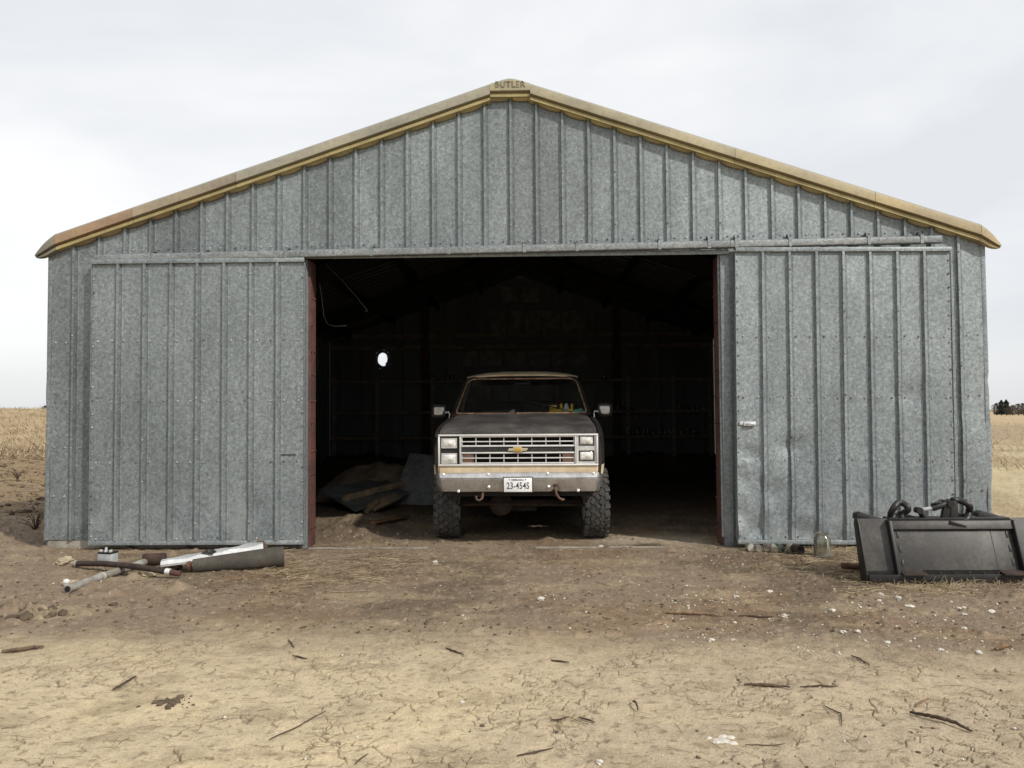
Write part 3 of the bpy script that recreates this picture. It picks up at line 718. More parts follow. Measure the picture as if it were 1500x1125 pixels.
# door posts
for s in (-1, 1):
    mb = MB(); xi = 2.41 if s > 0 else -2.375; xo = xi + s * 0.09
    xa, xb = min(xi, xo), max(xi, xo)
    mb.box((xa, 0.02, -0.05), (xb, 0.26, 3.37))
    post = mb.build('door_post', REDOX, barn, bevel=0.004)
    mb = MB(); xa, xb = (2.425, 2.535) if s > 0 else (-2.475, -2.400)
    mb.box((xa, -0.045, 0.0), (xb, 0.018, 3.370)); mb.build('post_flashing', GALV, barn, color=[c * (1.2 if s < 0 else 0.9) for c in BASEC], bevel=0.004)
    for k in range(11):
        z = 0.22 + k * 0.30 + rng.uniform(-0.03, 0.03)
        for y in (0.07, 0.19): 
            if rng.random() < 0.75: MB().lathe([(0.013, 0), (0.013, 0.012), (0.006, 0.022)], 8, TR(xi, y + rng.uniform(-.02, .02), z) @ RY(R(-90 * s))).build('bolt', RUST if k % 2 else RUST_D, post)
DARKST = plain('dark_frame_steel', (0.028, 0.024, 0.021), 0.9, 0, 0.3, 6)  # one very dark even tone for columns, rafters and purlins
# frame, girts, purlins
for y in (4.4, 8.9):
    for s in (-1, 1):
        mb = MB(); mb.box((min(s * 5.1, s * 5.4), y, 0), (max(s * 5.1, s * 5.4), y + 0.16, 3.4))
        mb.build('frame_column', DARKST, barn)
        mb = MB(); mb.bar((s * 5.2, y + 0.08, 3.36), (0, y + 0.08, 5.16), 0.16, 0.30); mb.build('rafter', DARKST, barn)
for y in (13.19,):
    for u in (622, 904):
        p = aty(u, 560, y); MB().box((p.x - 0.11, y, 0), (p.x + 0.11, y + 0.14, 3.9 + (5.4 - 3.9) * 0.4)).build('rear_post', REDOX, barn)
for z in (3.43, 3.75):
    MB().box((-5.4, DEPTH - 0.17, z - 0.06), (5.4, DEPTH - 0.08, z + 0.06)).build('girt', WOOD_D, barn)
for s in (-1, 1):
    for k in range(4):
        x = s * (1.1 + k * 1.25); MB().box((x - 0.04, 0.15, roofz(x) - 0.20), (x + 0.04, DEPTH - 0.1, roofz(x) - 0.05)).build('purlin', DARKST, barn)

# ------------------------------------------------------------------ sliding doors
def sliding_door(label, x0, x1, zb, zt, yd, dent, tn, latch):
    w = x1 - x0; root = thing('sliding_door', label, 'barn door', (x0, yd, zb))
    h = zt - zb; nb = 8; bw = w / nb; scr = MB()
    for i in range(4):
        xa = i * 2 * bw; xb = xa + 2 * bw
        ribs = [xa + bw] + ([xa] if i else [])
        a = xa - (0.033 if i else 0); b = xb - (0.034 if i < 3 else 0)
        mb = MB(); sheet(mb, a, b, ribs, 0.05, lambda x: h - 0.045, 0.0, 44, dent, flat=0.045)
        mb.build('door_panel', GALV, root, color=[c * tn[i] for c in BASEC])
        for x in (xa + 0.075, xa + bw - 0.075, xa + bw + 0.075, xb - 0.075):
            for z in (0.075, 0.95, 1.66, 2.36): screw(scr, x + rng.uniform(-.008, .008), dent(x, z) - 0.002, z + rng.uniform(-.006, .006))
        if i:
            z = 0.25
            while z < h - 0.1: screw(scr, xa, -0.034 + dent(xa, z), z, 0.009); z += 0.48
    for x in (0.022, w - 0.022):
        z = 0.1
        while z < h - 0.05: screw(scr, x, -0.006 + dent(x, z), z, 0.010); z += 0.157
    kind(scr.build('screw', bpy.data.materials['zinc_screw'], root), 'stuff')
    MB().box((-0.004, -0.036, h - 0.05), (w + 0.004, -0.006, h)).box((-0.004, -0.006, h - 0.012), (w + 0.004, 0.06, h)).build('top_rail', GALV, root, color=[c * 1.1 for c in BASEC], bevel=0.003)
    MB().box((-0.004, -0.020, 0.0), (w + 0.004, 0.055, 0.048)).build('bottom_rail', GALV, root, color=[c * 1.15 for c in BASEC], bevel=0.003)
    for x in (0.0, w):
        mb = MB(); s = 1 if x == 0 else -1
        mb.box((min(x - s * 0.006, x - s * 0.0015), -0.010, 0.05), (max(x - s * 0.006, x - s * 0.0015), 0.085, h - 0.055)); mb.build('edge_trim', GALV, root, color=[c * 1.08 for c in BASEC])
    for z in (0.9, 2.0): MB().box((0.01, 0.062, z), (w - 0.01, 0.083, z + 0.1)).build('door_rail', WOOD, root)
    if latch:
        mb = MB(); mb.box((0.025, -0.018, 1.345), (0.075, -0.004, 1.385)); mb.box((0.07, -0.03, 1.335), (0.205, -0.012, 1.385)); mb.tube([(0.10, -0.032, 1.36), (0.14, -0.06, 1.358), (0.20, -0.034, 1.352)], 0.008, 6)
        mb.build('latch', SHEETW, root, bevel=0.003)
    else:
        MB().bar((w - 0.27, -0.008, 1.03), (w - 0.09, -0.008, 1.028), 0.008, 0.008).build('latch', RUST_D, root)
    return root
def dentL(x, z):
    d = 0.007 * float(fbm(np.array([x * 2.4]), np.array([z * 1.2]), 401, 2)[0])
    return d + 0.02 * math.exp(-((x - 1.92) / 0.10) ** 2 - ((z - 0.42) / 0.09) ** 2)
def dentR(x, z):
    d = 0.010 * float(fbm(np.array([x * 2.4]), np.array([z * 1.2]), 411, 2)[0])
    m = max(0.0, 1 - z / 1.5) * max(0.0, 1 - x / 1.7)
    d += 0.085 * m * float(fbm(np.array([x * 3.6]), np.array([z * 3.2]), 413, 3)[0])
    d += 0.030 * math.exp(-((x - 0.10) / 0.10) ** 2 - ((z - 1.02) / 0.05) ** 2) - 0.018 * math.exp(-((x - 0.14) / 0.12) ** 2 - ((z - 0.88) / 0.06) ** 2)
    d += 0.030 * math.exp(-((x - 0.60) / 0.16) ** 2 - ((z - 1.10) / 0.07) ** 2) * (1 if x > .38 else .3)
    d += 0.028 * math.exp(-((x - 0.80) / 0.14) ** 2 - ((z - 0.12) / 0.08) ** 2) + 0.022 * math.exp(-((x - 1.95) / 0.16) ** 2 - ((z - 1.70) / 0.10) ** 2)
    return d
YD = -0.125
l0 = aty(133, 600, YD).x; l1 = aty(445.5, 600, YD).x
sliding_door('left sliding barn door of grey sheet metal, slid open beside the pile of scrap pipes', l0, l1, 0.060, 3.372, YD, dentL, (0.94, 0.98, 1.0, 1.03), False)
r0 = aty(1075, 560, YD).x; r1 = aty(1391, 560, YD).x
dr = sliding_door('right sliding barn door with dented lower corner and small latch, behind the row of jars', r0, r1, 0.050, 3.435, YD, dentR, (1.10, 1.06, 1.08, 1.05), True)
dr.rotation_euler = (R(-0.5), R(0.55), 0); dr.location.x -= 0.0; dr.location.y -= 0.028; dr.location.x = r0 + 0.012

# ------------------------------------------------------------------ truck
truck = thing('pickup_truck', 'old dark brown and tan four wheel drive truck parked nose out in the barn doorway', 'truck', (0.058, -0.115, 0.0), R(-1.2))
truck.location.z = lz(0.05, 0.75) - 0.005
# bumper
mb = MB(); rows = []
PB = [(0.16, 0.868), (0.075, 0.877), (0.052, 0.874), (0.034, 0.862), (0.014, 0.834), (0.004, 0.812), (0.006, 0.806), (0.016, 0.800), (0.012, 0.794), (0.022, 0.740), (0.036, 0.690), (0.050, 0.652), (0.066, 0.643), (0.16, 0.640)]
nb = 90
for k in range(nb + 1):
    t = -1 + 2 * k / nb; r = []
    for y, z in PB:
        zz = (0.876 - z) / 0.236
        hw = 1.005 - 0.055 * max(0, zz) ** 1.2
        e = max(0.0, (abs(t) - 0.88) / 0.12); x = math.copysign(min(abs(t) * 1.02, 1.0), t) * hw
        yy = y + 0.26 * e * e + 0.030 * t * t
        d = 0.045 * math.exp(-((x - 0.43) / 0.045) ** 2 - ((z - 0.665) / 0.050) ** 2) + 0.020 * math.exp(-((x - 0.50) / 0.07) ** 2 - ((z - 0.70) / 0.05) ** 2)
        z2 = z + (0.030 * math.exp(-((x - 0.425) / 0.030) ** 2) if z < 0.70 else 0)
        r.append((x, yy + d + 0.003 * float(vnoise(np.array([x * 4]), np.array([z * 9]), 421)[0]), z2))
    rows.append(r)
mb.grid(rows); mb.add(rows[0], [tuple(range(len(PB)))]); mb.add(rows[-1], [tuple(range(len(PB)))])
bumper = mb.build('front_bumper', BUMPM, truck, smooth=28)
for x, z in ((-0.865, 0.848), (-0.345, 0.850), (0.340, 0.856), (0.868, 0.856), (-0.338, 0.705), (0.352, 0.706), (-0.69, 0.655), (0.69, 0.660)):
    MB().lathe([(0.019, 0), (0.017, 0.008), (0.009, 0.014)], 10, TR(x, 0.030 * x * x + (0.022 if z > 0.8 else 0.034), z) @ RX(R(90))).build('bolt', CHROME, bumper)
# number plate
plate = MB().box((-0.162, -0.008, 0.652), (0.162, -0.002, 0.812)).build('number_plate', PLATE, truck, bevel=0.002)
MB().box((-0.172, -0.006, 0.640), (0.172, 0.03, 0.823)).build('plate_holder', RUST_D, truck, bevel=0.003)
lettering('23-454S', 0.108, 0.0012, (0.0, -0.0095, 0.719), INK, plate, 0.0006, 0.70, 1.06)
lettering('NEBRASKA', 0.030, 0.0010, (-0.004, -0.0095, 0.788), INK, plate, 0.0003, 0.92, 1.1)
for x in (-0.098, 0.088): MB().box((x - 0.006, -0.0105, 0.785), (x + 0.006, -0.0085, 0.797)).build('plate_mark', INK, plate)
# tan valance under grille
mb = MB(); rows = []
for k in range(25):
    x = -0.985 + 1.97 * k / 24; e = max(0, abs(x) - 0.90) / 0.085
    rows.append([(x, 0.060 + 0.10 * e * e, 0.85), (x, 0.048 + 0.10 * e * e, 0.90), (x, 0.052 + 0.10 * e * e, 0.945), (x, 0.12 + 0.10 * e * e, 0.948)])
mb.grid(rows); mb.build('front_valance', TAN, truck)
# grille frame
def frame(mb, x0, x1, z0, z1, t, y0, y1):
    mb.box((x0, y0, z1 - t), (x1, y1, z1)); mb.box((x0, y0, z0), (x1, y1, z0 + t))
    mb.box((x0, y0, z0 + t), (x0 + t, y1, z1 - t)); mb.box((x1 - t, y0, z0 + t), (x1, y1, z1 - t))
gf = MB(); frame(gf, -0.925, 0.925, 0.945, 1.312, 0.022, 0.030, 0.080); gf.build('grille_surround', CHROME, truck, bevel=0.006)
GX = 0.655
def gz(c): return 1.300 - (c - 556) / 210.0 * 0.345        # crop rows of the grille -> height
g = MB()
for c, hh, yy in ((566, 0.016, 0.046), (601, 0.013, 0.052), (632, 0.020, 0.044), (680, 0.018, 0.044), (717, 0.013, 0.052), (752, 0.014, 0.046)):
    MB().box((-GX, yy, gz(c) - hh / 2), (GX, yy + 0.03, gz(c) + hh / 2)).build('grille_bar', CHROME, truck, bevel=0.003)
for k in range(9):
    x = -GX + 0.006 + k * (2 * GX - 0.012) / 8
    for c0, c1 in ((624, 572), (746, 688)): MB().box((x - 0.005, 0.058, gz(c0)), (x + 0.005, 0.085, gz(c1))).build('grille_upright', SILV, truck)
MB().box((-GX, 0.056, gz(674)), (GX, 0.075, gz(640))).build('grille_strip', GRIT, truck)
for s in (-1, 1):
    xs = sorted((s * 0.515, s * 0.645)); MB().box((xs[0], 0.088, gz(748)), (xs[1], 0.13, gz(686))).build('turn_signal', AMBER, truck, bevel=0.006)
    MB().box((min(s * 0.657, s * 0.675), 0.034, 0.968), (max(s * 0.657, s * 0.675), 0.09, 1.288)).build('grille_end', SILV, truck, bevel=0.003)
MB().box((-0.90, 0.30, 0.80), (0.90, 0.34, 1.30)).build('radiator', CABIN, truck)
# emblem: bow-tie shape
def bow(k, w, h):
    a, b = w / 2, h / 2; return [(-a, -b * 0.50), (-a * 0.42, -b * 0.50), (-a * 0.36, -b), (a * 0.48, -b), (a * 0.42, -b * 0.50), (a * 0.86, -b * 0.50), (a, b * 0.50), (a * 0.42, b * 0.50), (a * 0.36, b), (-a * 0.48, b), (-a * 0.42, b * 0.50), (-a * 0.86, b * 0.50)]
zc = gz(658)
em = MB().prism(bow(0, 0.235, 0.066), TR(0, 0.040, zc) @ RX(R(90)), 0.012).build('emblem', PALEGOLD, truck, bevel=0.002)
MB().prism(bow(0, 0.190, 0.046), TR(0, 0.0275, zc) @ RX(R(90)), 0.004).build('emblem_face', PALEGOLD, em)
MB().prism([(-0.044, -0.027), (0.036, -0.027), (0.044, 0.027), (-0.036, 0.027)], TR(0, 0.0230, zc) @ RX(R(90)), 0.004).build('emblem_centre', GOLD, em, bevel=0.001)
# headlights
def lamp(cx, cz, w, h, ring):
    mb = MB(); rows = []; n = 18; m_ = 10
    for i in range(m_ + 1):
        b = -1 + 2 * i / m_; r = []
        for j in range(n + 1):
            a = -1 + 2 * j / n
            r.append((cx + a * w / 2, 0.058 - 0.016 * (1 - a ** 4) * (1 - b ** 4) + 0.0012 * math.cos(j * math.pi), cz + b * h / 2))
        rows.append(r)
    mb.grid(rows); mb.add([rows[0][0], rows[0][-1], rows[-1][-1], rows[-1][0]] + [(p[0], 0.09, p[2]) for p in (rows[0][0], rows[0][-1], rows[-1][-1], rows[-1][0])], [(0, 1, 5, 4), (1, 2, 6, 5), (2, 3, 7, 6), (3, 0, 4, 7)])
    o = mb.build('headlight', LAMPM, truck, smooth=25)
    MB().lathe([(0.030, 0), (0.024, 0.004), (0.010, 0.006)], 16, TR(cx + 0.012, 0.043, cz) @ RX(R(90))).build('bulb_spot', LAMPC, o)
    rg = MB(); frame(rg, cx - w / 2 - 0.010, cx + w / 2 + 0.010, cz - h / 2 - 0.010, cz + h / 2 + 0.010, 0.010, 0.046 if ring else 0.052, 0.085); rg.build('headlight_ring', BLACK if ring else SILV, o)
lamp(-0.797, gz(610), 0.160, 0.098, False); lamp(-0.797, gz(718), 0.160, 0.098, False)
lamp(0.792, gz(596), 0.158, 0.100, True); lamp(0.792, gz(704), 0.158, 0.102, True)
MB().box((-0.902, 0.075, 0.968), (-0.676, 0.10, 1.289)).build('bare_headlight_pocket', BLACK, truck)
bz = MB(); x0, x1 = 0.677, 0.902
a1, a2 = 0.792 - 0.090, 0.792 + 0.090
z1a, z1b = gz(596) - 0.061, gz(596) + 0.061; z2a, z2b = gz(704) - 0.062, gz(704) + 0.062
bz.box((x0, 0.050, 0.968), (a1, 0.08, 1.289)); bz.box((a2, 0.050, 0.968), (x1, 0.08, 1.289)); bz.box((a1, 0.050, z1b), (a2, 0.08, 1.289)); bz.box((a1, 0.050, z2b), (a2, 0.08, z1a)); bz.box((a1, 0.050, 0.968), (a2, 0.08, z2a))
bz.build('headlight_bezel', SILV, truck)
for z in (gz(640), gz(745)): MB().bar((-0.86, 0.055, z + 0.012), (-0.73, 0.055, z + 0.006), 0.012, 0.016).build('bezel_remnant', SILV, truck)
# hood
mb = MB(); rows = []
nx, ny = 44, 30
for i in range(ny + 1):
    t = i / ny; y = 0.055 + 1.42 * t; r = []
    hw = 0.915 - 0.035 * t
    for j in range(nx + 1):
        a = -1 + 2 * j / nx; x = a * hw
        zc = 1.316 + (0.070 * (1 - math.exp(-t * 14))) + 0.145 * t
        z = zc + 0.022 * (1 - abs(a) ** 2.4) - 0.018 * math.exp(-(abs(a) / 0.06) ** 2) * (0.3 + 0.7 * t)
        z -= 0.010 * math.exp(-((abs(a) - 0.74) / 0.02) ** 2)
        z -= 0.022 * math.exp(-((a + 0.02) / 0.22) ** 2 - ((t - 0.10) / 0.05) ** 2) - 0.012 * math.exp(-((a) / 0.30) ** 2 - ((t - 0.17) / 0.05) ** 2)
        z += 0.008 * float(fbm(np.array([x * 2.6]), np.array([y * 3]), 431, 3)[0]) * math.sin(math.pi * min(1, t * 4)) ** 0.5 if 0 < t < 1 else 0
        if abs(a) > 0.97: z -= 0.012
        r.append((x, y + 0.012 * (abs(a) ** 3), z))
    rows.append(r)
front = [(p[0], p[1] + 0.012, 1.313) for p in rows[0]]
mb.grid([front] + rows); mb.build('hood', HOODP, truck, smooth=40)
# fenders
def fender(s):
    mb = MB(); rows = []; n = 34
    for i in range(n + 1):
        y = 0.075 + 1.47 * i / n; t = i / n
        xo = 0.955 + 0.062 * (1 - math.exp(-t * 9)); zt = 1.295 + 0.085 * (1 - math.exp(-t * 12)) + 0.135 * t
        hx = 0.930 - 0.030 * t
        dy = y - 0.865; arch = 0.44 + math.sqrt(max(0.0, 0.52 ** 2 - dy * dy)) if abs(dy) < 0.52 else 0.55
        zb = max(0.60 if y > 1.2 else 0.845, arch)
        prof = [(hx - 0.03, zt - 0.06), (hx, zt), (hx + 0.035, zt + 0.004), (xo - 0.020, zt - 0.035), (xo, zt - 0.10), (xo + 0.010, (zt + 1.0) / 2), (xo + 0.012, max(zb + 0.10, 1.00)), (xo + 0.010, max(zb + 0.05, 0.955)), (xo + 0.004, max(zb + 0.02, 0.90)), (xo, zb), (xo - 0.04, zb + 0.004)]
        rows.append([(s * x, y, z) for x, z in prof])
    mb.grid(rows)
    f0 = rows[0]; k = len(f0)
    mb.add(f0 + [(s * 0.915, 0.090, 1.25), (s * 0.915, 0.090, 0.86)], [tuple(range(k)) + (k + 1, k)])
    for i, f in enumerate(mb.f):
        if sum(mb.v[j][2] for j in f) / len(f) < 0.955: mb.m[i] = 1
    mb.build('fender', [PAINT, TAN], truck, smooth=40)
fender(-1); fender(1)
# inner dark wheel wells and engine bay
MB().box((-0.62, 0.36, 0.78), (0.62, 1.4, 1.28)).build('engine', CABIN, truck)
for s in (-1, 1): MB().box((min(s * 0.63, s * 0.66), 0.2, 0.72), (max(s * 0.63, s * 0.66), 1.5, 1.30)).build('inner_fender', CABIN, truck)
# cab
def wy(z): return 1.500 + (z - 1.555) * 1.10
def rounded(pts, rad, n=6):
    out = []; k = len(pts)
    for i in range(k):
        p = Vector(pts[i]); a = (Vector(pts[i - 1]) - p).normalized(); b = (Vector(pts[(i + 1) % k]) - p).normalized()
        s0 = p + a * rad[i]; s1 = p + b * rad[i]
        for j in range(n + 1):
            t = j / n; out.append((1 - t) ** 2 * s0 + 2 * t * (1 - t) * p + t * t * s1)
    return out
WS = rounded([(-0.880, wy(1.550), 1.550), (0.880, wy(1.550), 1.550), (0.755, wy(2.035), 2.035), (-0.755, wy(2.035), 2.035)], [0.07, 0.07, 0.12, 0.12])
MB().tube(WS, 0.012, 8, closed=True).build('windscreen_seal', TANR, truck)
MB().add([p + Vector((0, 0.004, 0)) for p in WS], [tuple(range(len(WS)))]).build('windscreen', GLASS, truck, recalc=False)
# pillars around the glass: ring between the seal and the cab outline
OUT = rounded([(-0.945, wy(1.53) + 0.02, 1.53), (0.945, wy(1.53) + 0.02, 1.53), (0.800, wy(2.068), 2.068), (-0.800, wy(2.068), 2.068)], [0.03, 0.03, 0.13, 0.13])
mb = MB(); mb.grid([[p + Vector((0, 0.006, 0)) for p in WS], [p + Vector((0, 0.008, 0)) for p in OUT], [p + Vector((0, 0.10, -0.0)) for p in OUT]], closed=True)
mb.build('pillar_frame', PAINT, truck)
mb = MB(); rows = []
for i in range(14):
    t = i / 13; y = wy(2.062) + 1.30 * t; r = []
    lip = math.exp(-t * 16)
    for j in range(25):
        a = -1 + 2 * j / 24; x = a * (0.800 - 0.02 * lip)
        r.append((x, y + 0.10 * abs(a) ** 4 * lip * 0.6 - 0.02 * lip, 2.060 + 0.075 * (1 - abs(a) ** 3.2) * (1 - 0.50 * lip) + 0.012 * (1 - lip) + 0.006 * (1 - lip)))
    rows.append(r)
f = [(p[0], p[1] + 0.01, p[2] - 0.022) for p in rows[0]]
mb.grid([f] + rows); mb.build('roof', TAN, truck, smooth=40)
MB().grid([[(-0.93, 1.44, 1.515), (0.93, 1.44, 1.515)], [(-0.93, 1.52, 1.545), (0.93, 1.52, 1.545)]]).build('cowl', PAINT, truck)
for s in (-1, 1):
    mb = MB(); rows = []
    for y in (1.545, 2.2, 2.95):
        rows.append([(s * 0.985, y, 0.62), (s * 1.012, y, 0.95), (s * 1.010, y, 1.30), (s * 0.965, y, 1.53)])
    mb.grid(rows); d = mb.build('cab_door', PAINT, truck)
    mb = MB(); mb.grid([[(s * 0.955, 1.60, 1.54), (s * 0.955, 2.9, 1.54)], [(s * 0.81, wy(2.05) + 0.02, 2.06), (s * 0.81, 2.9, 2.06)]]); mb.build('window_pane', GLASS, d, recalc=False)
    mb = MB(); mb.bar((s * 0.955, 2.9, 1.53), (s * 0.805, 2.9, 2.07), 0.09, 0.05); mb.build('rear_pillar', PAINT, truck)
    mb = MB(); xs = sorted((s * 0.97, s * 1.01)); mb.box((xs[0], 3.08, 0.65), (xs[1], 5.5, 1.42)); mb.build('bed_side', PAINT, truck, bevel=0.01)
MB().box((-0.96, 2.96, 0.7), (0.96, 3.0, 1.55)).box((-0.80, 2.97, 1.98), (0.80, 3.0, 2.07)).build('cab_back', PAINT, truck)
MB().box((-0.968, 3.08, 0.78), (0.968, 5.5, 0.84)).box((-0.968, 5.47, 0.85), (0.968, 5.5, 1.42)).build('cargo_bed', PAINT, truck)
MB().box((-0.94, 1.50, 0.66), (0.94, 2.95, 0.72)).build('cab_floor', CABIN, truck)
# dash, wheel, seat
rows = [[(x, 1.56, 1.36), (x, 1.585, 1.535), (x, 1.86, 1.560), (x, 1.96, 1.52), (x, 1.98, 1.15)] for x in np.linspace(-0.9, 0.9, 9)]
MB().grid(rows).build('dashboard', plain('brown_dash', (0.075, 0.050, 0.034), 0.8, 0, 0.3, 8), truck)
MB().box((-0.8, 2.35, 0.95), (0.8, 2.85, 1.15)).box((-0.8, 2.70, 1.151), (0.8, 2.86, 1.72)).build('bench_seat', CABIN, truck, bevel=0.04)
MB().tube([(0.42 + 0.19 * math.cos(a), 2.13 + 0.06 * math.sin(a), 1.50 + 0.18 * math.sin(a)) for a in np.linspace(0, 2 * math.pi, 24, endpoint=False)], 0.013, 6, closed=True).build('steering_wheel', BLACK, truck)
MB().box((-0.10, wy(1.97) + 0.06, 1.93), (0.12, wy(1.97) + 0.09, 1.985)).build('rear_view_mirror', BLACK, truck, bevel=0.01)
# wipers
for a, b in (((-0.16, 1.56), (-0.30, 1.585)), ((0.10, 1.735), (0.60, 1.575))): pass
MB().tube([(0.68, wy(1.565) - 0.03, 1.560), (0.50, wy(1.60) - 0.03, 1.610), (0.30, wy(1.63) - 0.025, 1.655)], 0.006, 6).tube([(0.56, wy(1.60) - 0.022, 1.598), (0.34, wy(1.65) - 0.020, 1.655), (0.12, wy(1.70) - 0.018, 1.705)], 0.008, 6).build('wiper', BLACK, truck)
MB().tube([(-0.06, wy(1.555) - 0.03, 1.552), (-0.12, wy(1.58) - 0.03, 1.592), (-0.22, wy(1.58) - 0.025, 1.585)], 0.007, 6).tube([(-0.15, wy(1.585) - 0.022, 1.590), (-0.36, wy(1.575) - 0.020, 1.578), (-0.52, wy(1.57) - 0.018, 1.566)], 0.006, 6).build('wiper', BLACK, truck)
# mirrors
for s in (-1, 1):
    cx = s * 1.135; mb = MB(); rows = []
    for y, k in ((1.76, 0.90), (1.72, 1.0), (1.69, 0.98), (1.66, 0.86), (1.645, 0.55)):
        r = []
        for j in range(16):
            a = 2 * math.pi * j / 16; ca, sa = math.cos(a), math.sin(a)
            r.append((cx + math.copysign(abs(ca) ** 0.45, ca) * 0.105 * k, y, 1.588 + math.copysign(abs(sa) ** 0.45, sa) * 0.092 * k))
        rows.append(r)
    mb.grid(rows, closed=True); mb.add(rows[-1], [tuple(range(16))]); mb.add(rows[0], [tuple(range(16))])
    m_ = mb.build('side_mirror', plain('mirror_steel', (0.42, 0.41, 0.39), 0.32, 0.9, 0.3, 5) if 'mirror_steel' not in bpy.data.materials else bpy.data.materials['mirror_steel'], truck, smooth=50)
    MB().tube([(s * 1.045, 1.68, 1.565), (s * 0.995, 1.67, 1.575), (s * 0.980, 1.665, 1.54), (s * 0.985, 1.66, 1.47)], 0.011, 8).build('mirror_arm', CHROME, m_)
# wheels
def tyre_mesh():
    mb = MB(); Rr = 0.418; W = 0.292
    prof = [(0.215, -W * 0.42), (0.27, -W * 0.49), (0.34, -W * 0.50), (0.388, -W * 0.475), (Rr - 0.006, -W * 0.42), (Rr, -W * 0.30), (Rr, W * 0.30), (Rr - 0.006, W * 0.42), (0.388, W * 0.475), (0.34, W * 0.50), (0.27, W * 0.49), (0.215, W * 0.42)]
    mb.lathe(prof, 48, RY(R(90)), cap=False)
    n = 26
    for k in range(n):
        a0 = 2 * math.pi * k / n
        for rowi, (xc, w, l, off, tw) in enumerate(((-0.116, 0.052, 0.060, 0.0, 0.2), (-0.053, 0.050, 0.070, 0.5, -0.5), (0.0, 0.044, 0.064, 0.05, 0.55), (0.053, 0.050, 0.070, 0.55, -0.5), (0.116, 0.052, 0.060, 0.1, 0.2))):
            a = a0 + off * 2 * math.pi / n
            M = RX(a) @ TR(xc, 0, Rr + (0.004 if abs(xc) < 0.1 else -0.002)) @ RZ(tw)
            mb.cbox((0, 0, 0.002), (w, l, 0.024), M)
        for s in (-1, 1):
            M = RX(a0 + (0.0 if s < 0 else 0.1 * 2 * math.pi / n)) @ TR(s * 0.142, 0, 0.392); mb.cbox((0, 0, 0), (0.020, 0.050, 0.060), M)
    return mb
tm = tyre_mesh().build('tyre', RUBBER, None); tmesh = tm.data; bpy.data.objects.remove(tm)
def rim_mesh():
    return MB().lathe([(0.22, -0.14), (0.22, 0.12), (0.205, 0.135), (0.195, 0.08), (0.10, 0.05), (0.07, 0.075), (0.0, 0.08)], 24, RY(R(90)))
rm_ = rim_mesh().build('rim', SILV, None); rmesh = rm_.data; bpy.data.objects.remove(rm_)
for (x, y, rz, ra) in ((-0.905, 0.865, R(2), 0.1), (0.925, 0.865, R(2), 0.33), (-0.90, 4.2, 0, 0.2), (0.90, 4.2, 0, 0.5)):
    w = bpy.data.objects.new('wheel', None); col.objects.link(w); w.parent = truck; w.location = (x, y, 0.432); w.rotation_euler = (0, 0, rz)
    t = link('tyre', tmesh, w); t.rotation_euler = (ra, 0, 0); r_ = link('rim', rmesh, w); r_.rotation_euler = (0, 0, 0 if x > 0 else math.pi)
# running gear
MB().tube([(-0.82, 0.865, 0.43), (0.82, 0.865, 0.43)], 0.045, 10).build('front_axle', RUST_D, truck)
MB().lathe([(0.02, -0.13), (0.11, -0.10), (0.145, -0.02), (0.145, 0.05), (0.09, 0.12), (0.03, 0.15)], 14, TR(-0.24, 0.84, 0.42) @ RX(R(90))).build('differential', plain('muddy_iron', (0.07, 0.048, 0.034), 0.9, 0.1, 0.4, 12), truck)
MB().tube([(-0.80, 0.70, 0.42), (-0.4, 0.66, 0.44), (0.8, 0.69, 0.42)], 0.018, 8).build('tie_rod', RUST_D, truck)
for s in (-1, 1):
    MB().box((s * 0.42 - 0.04, 0.15, 0.62), (s * 0.42 + 0.04, 5.2, 0.76)).build('frame_rail', RUST_D, truck)
    MB().bar((s * 0.45, 0.20, 0.60), (s * 0.45, 1.5, 0.56), 0.065, 0.05).build('leaf_spring', RUST_D, truck)
    xh = -0.43 if s < 0 else 0.455
    pts = [(xh, 0.10, 0.70), (xh + 0.005, 0.055, 0.650), (xh + 0.008, 0.040, 0.595), (xh - s * 0.0, 0.060, 0.555)]
    if s < 0: pts = [(xh + 0.02, 0.16, 0.66), (xh + 0.02, 0.08, 0.64), (xh + 0.015, 0.06, 0.575), (xh - 0.02, 0.06, 0.545), (xh - 0.055, 0.06, 0.560), (xh - 0.06, 0.06, 0.60)]
    else: pts = [(xh - 0.02, 0.14, 0.70), (xh - 0.025, 0.045, 0.69), (xh - 0.015, 0.030, 0.62), (xh + 0.015, 0.035, 0.575), (xh + 0.055, 0.045, 0.553), (xh + 0.075, 0.05, 0.562)]
    MB().tube(pts, 0.014, 8).build('tow_hook', plain('pinkish_rust', (0.17, 0.105, 0.08), 0.7, 0.3, 0.4, 14) if 'pinkish_rust' not in bpy.data.materials else bpy.data.materials['pinkish_rust'], truck, smooth=60)
MB().box((-0.80, 0.22, 0.58), (0.80, 0.28, 0.63)).build('crossmember', CABIN, truck)
MB().box((-0.2, 0.95, 0.32), (0.2, 2.2, 0.44)).build('gearbox', CABIN, truck)
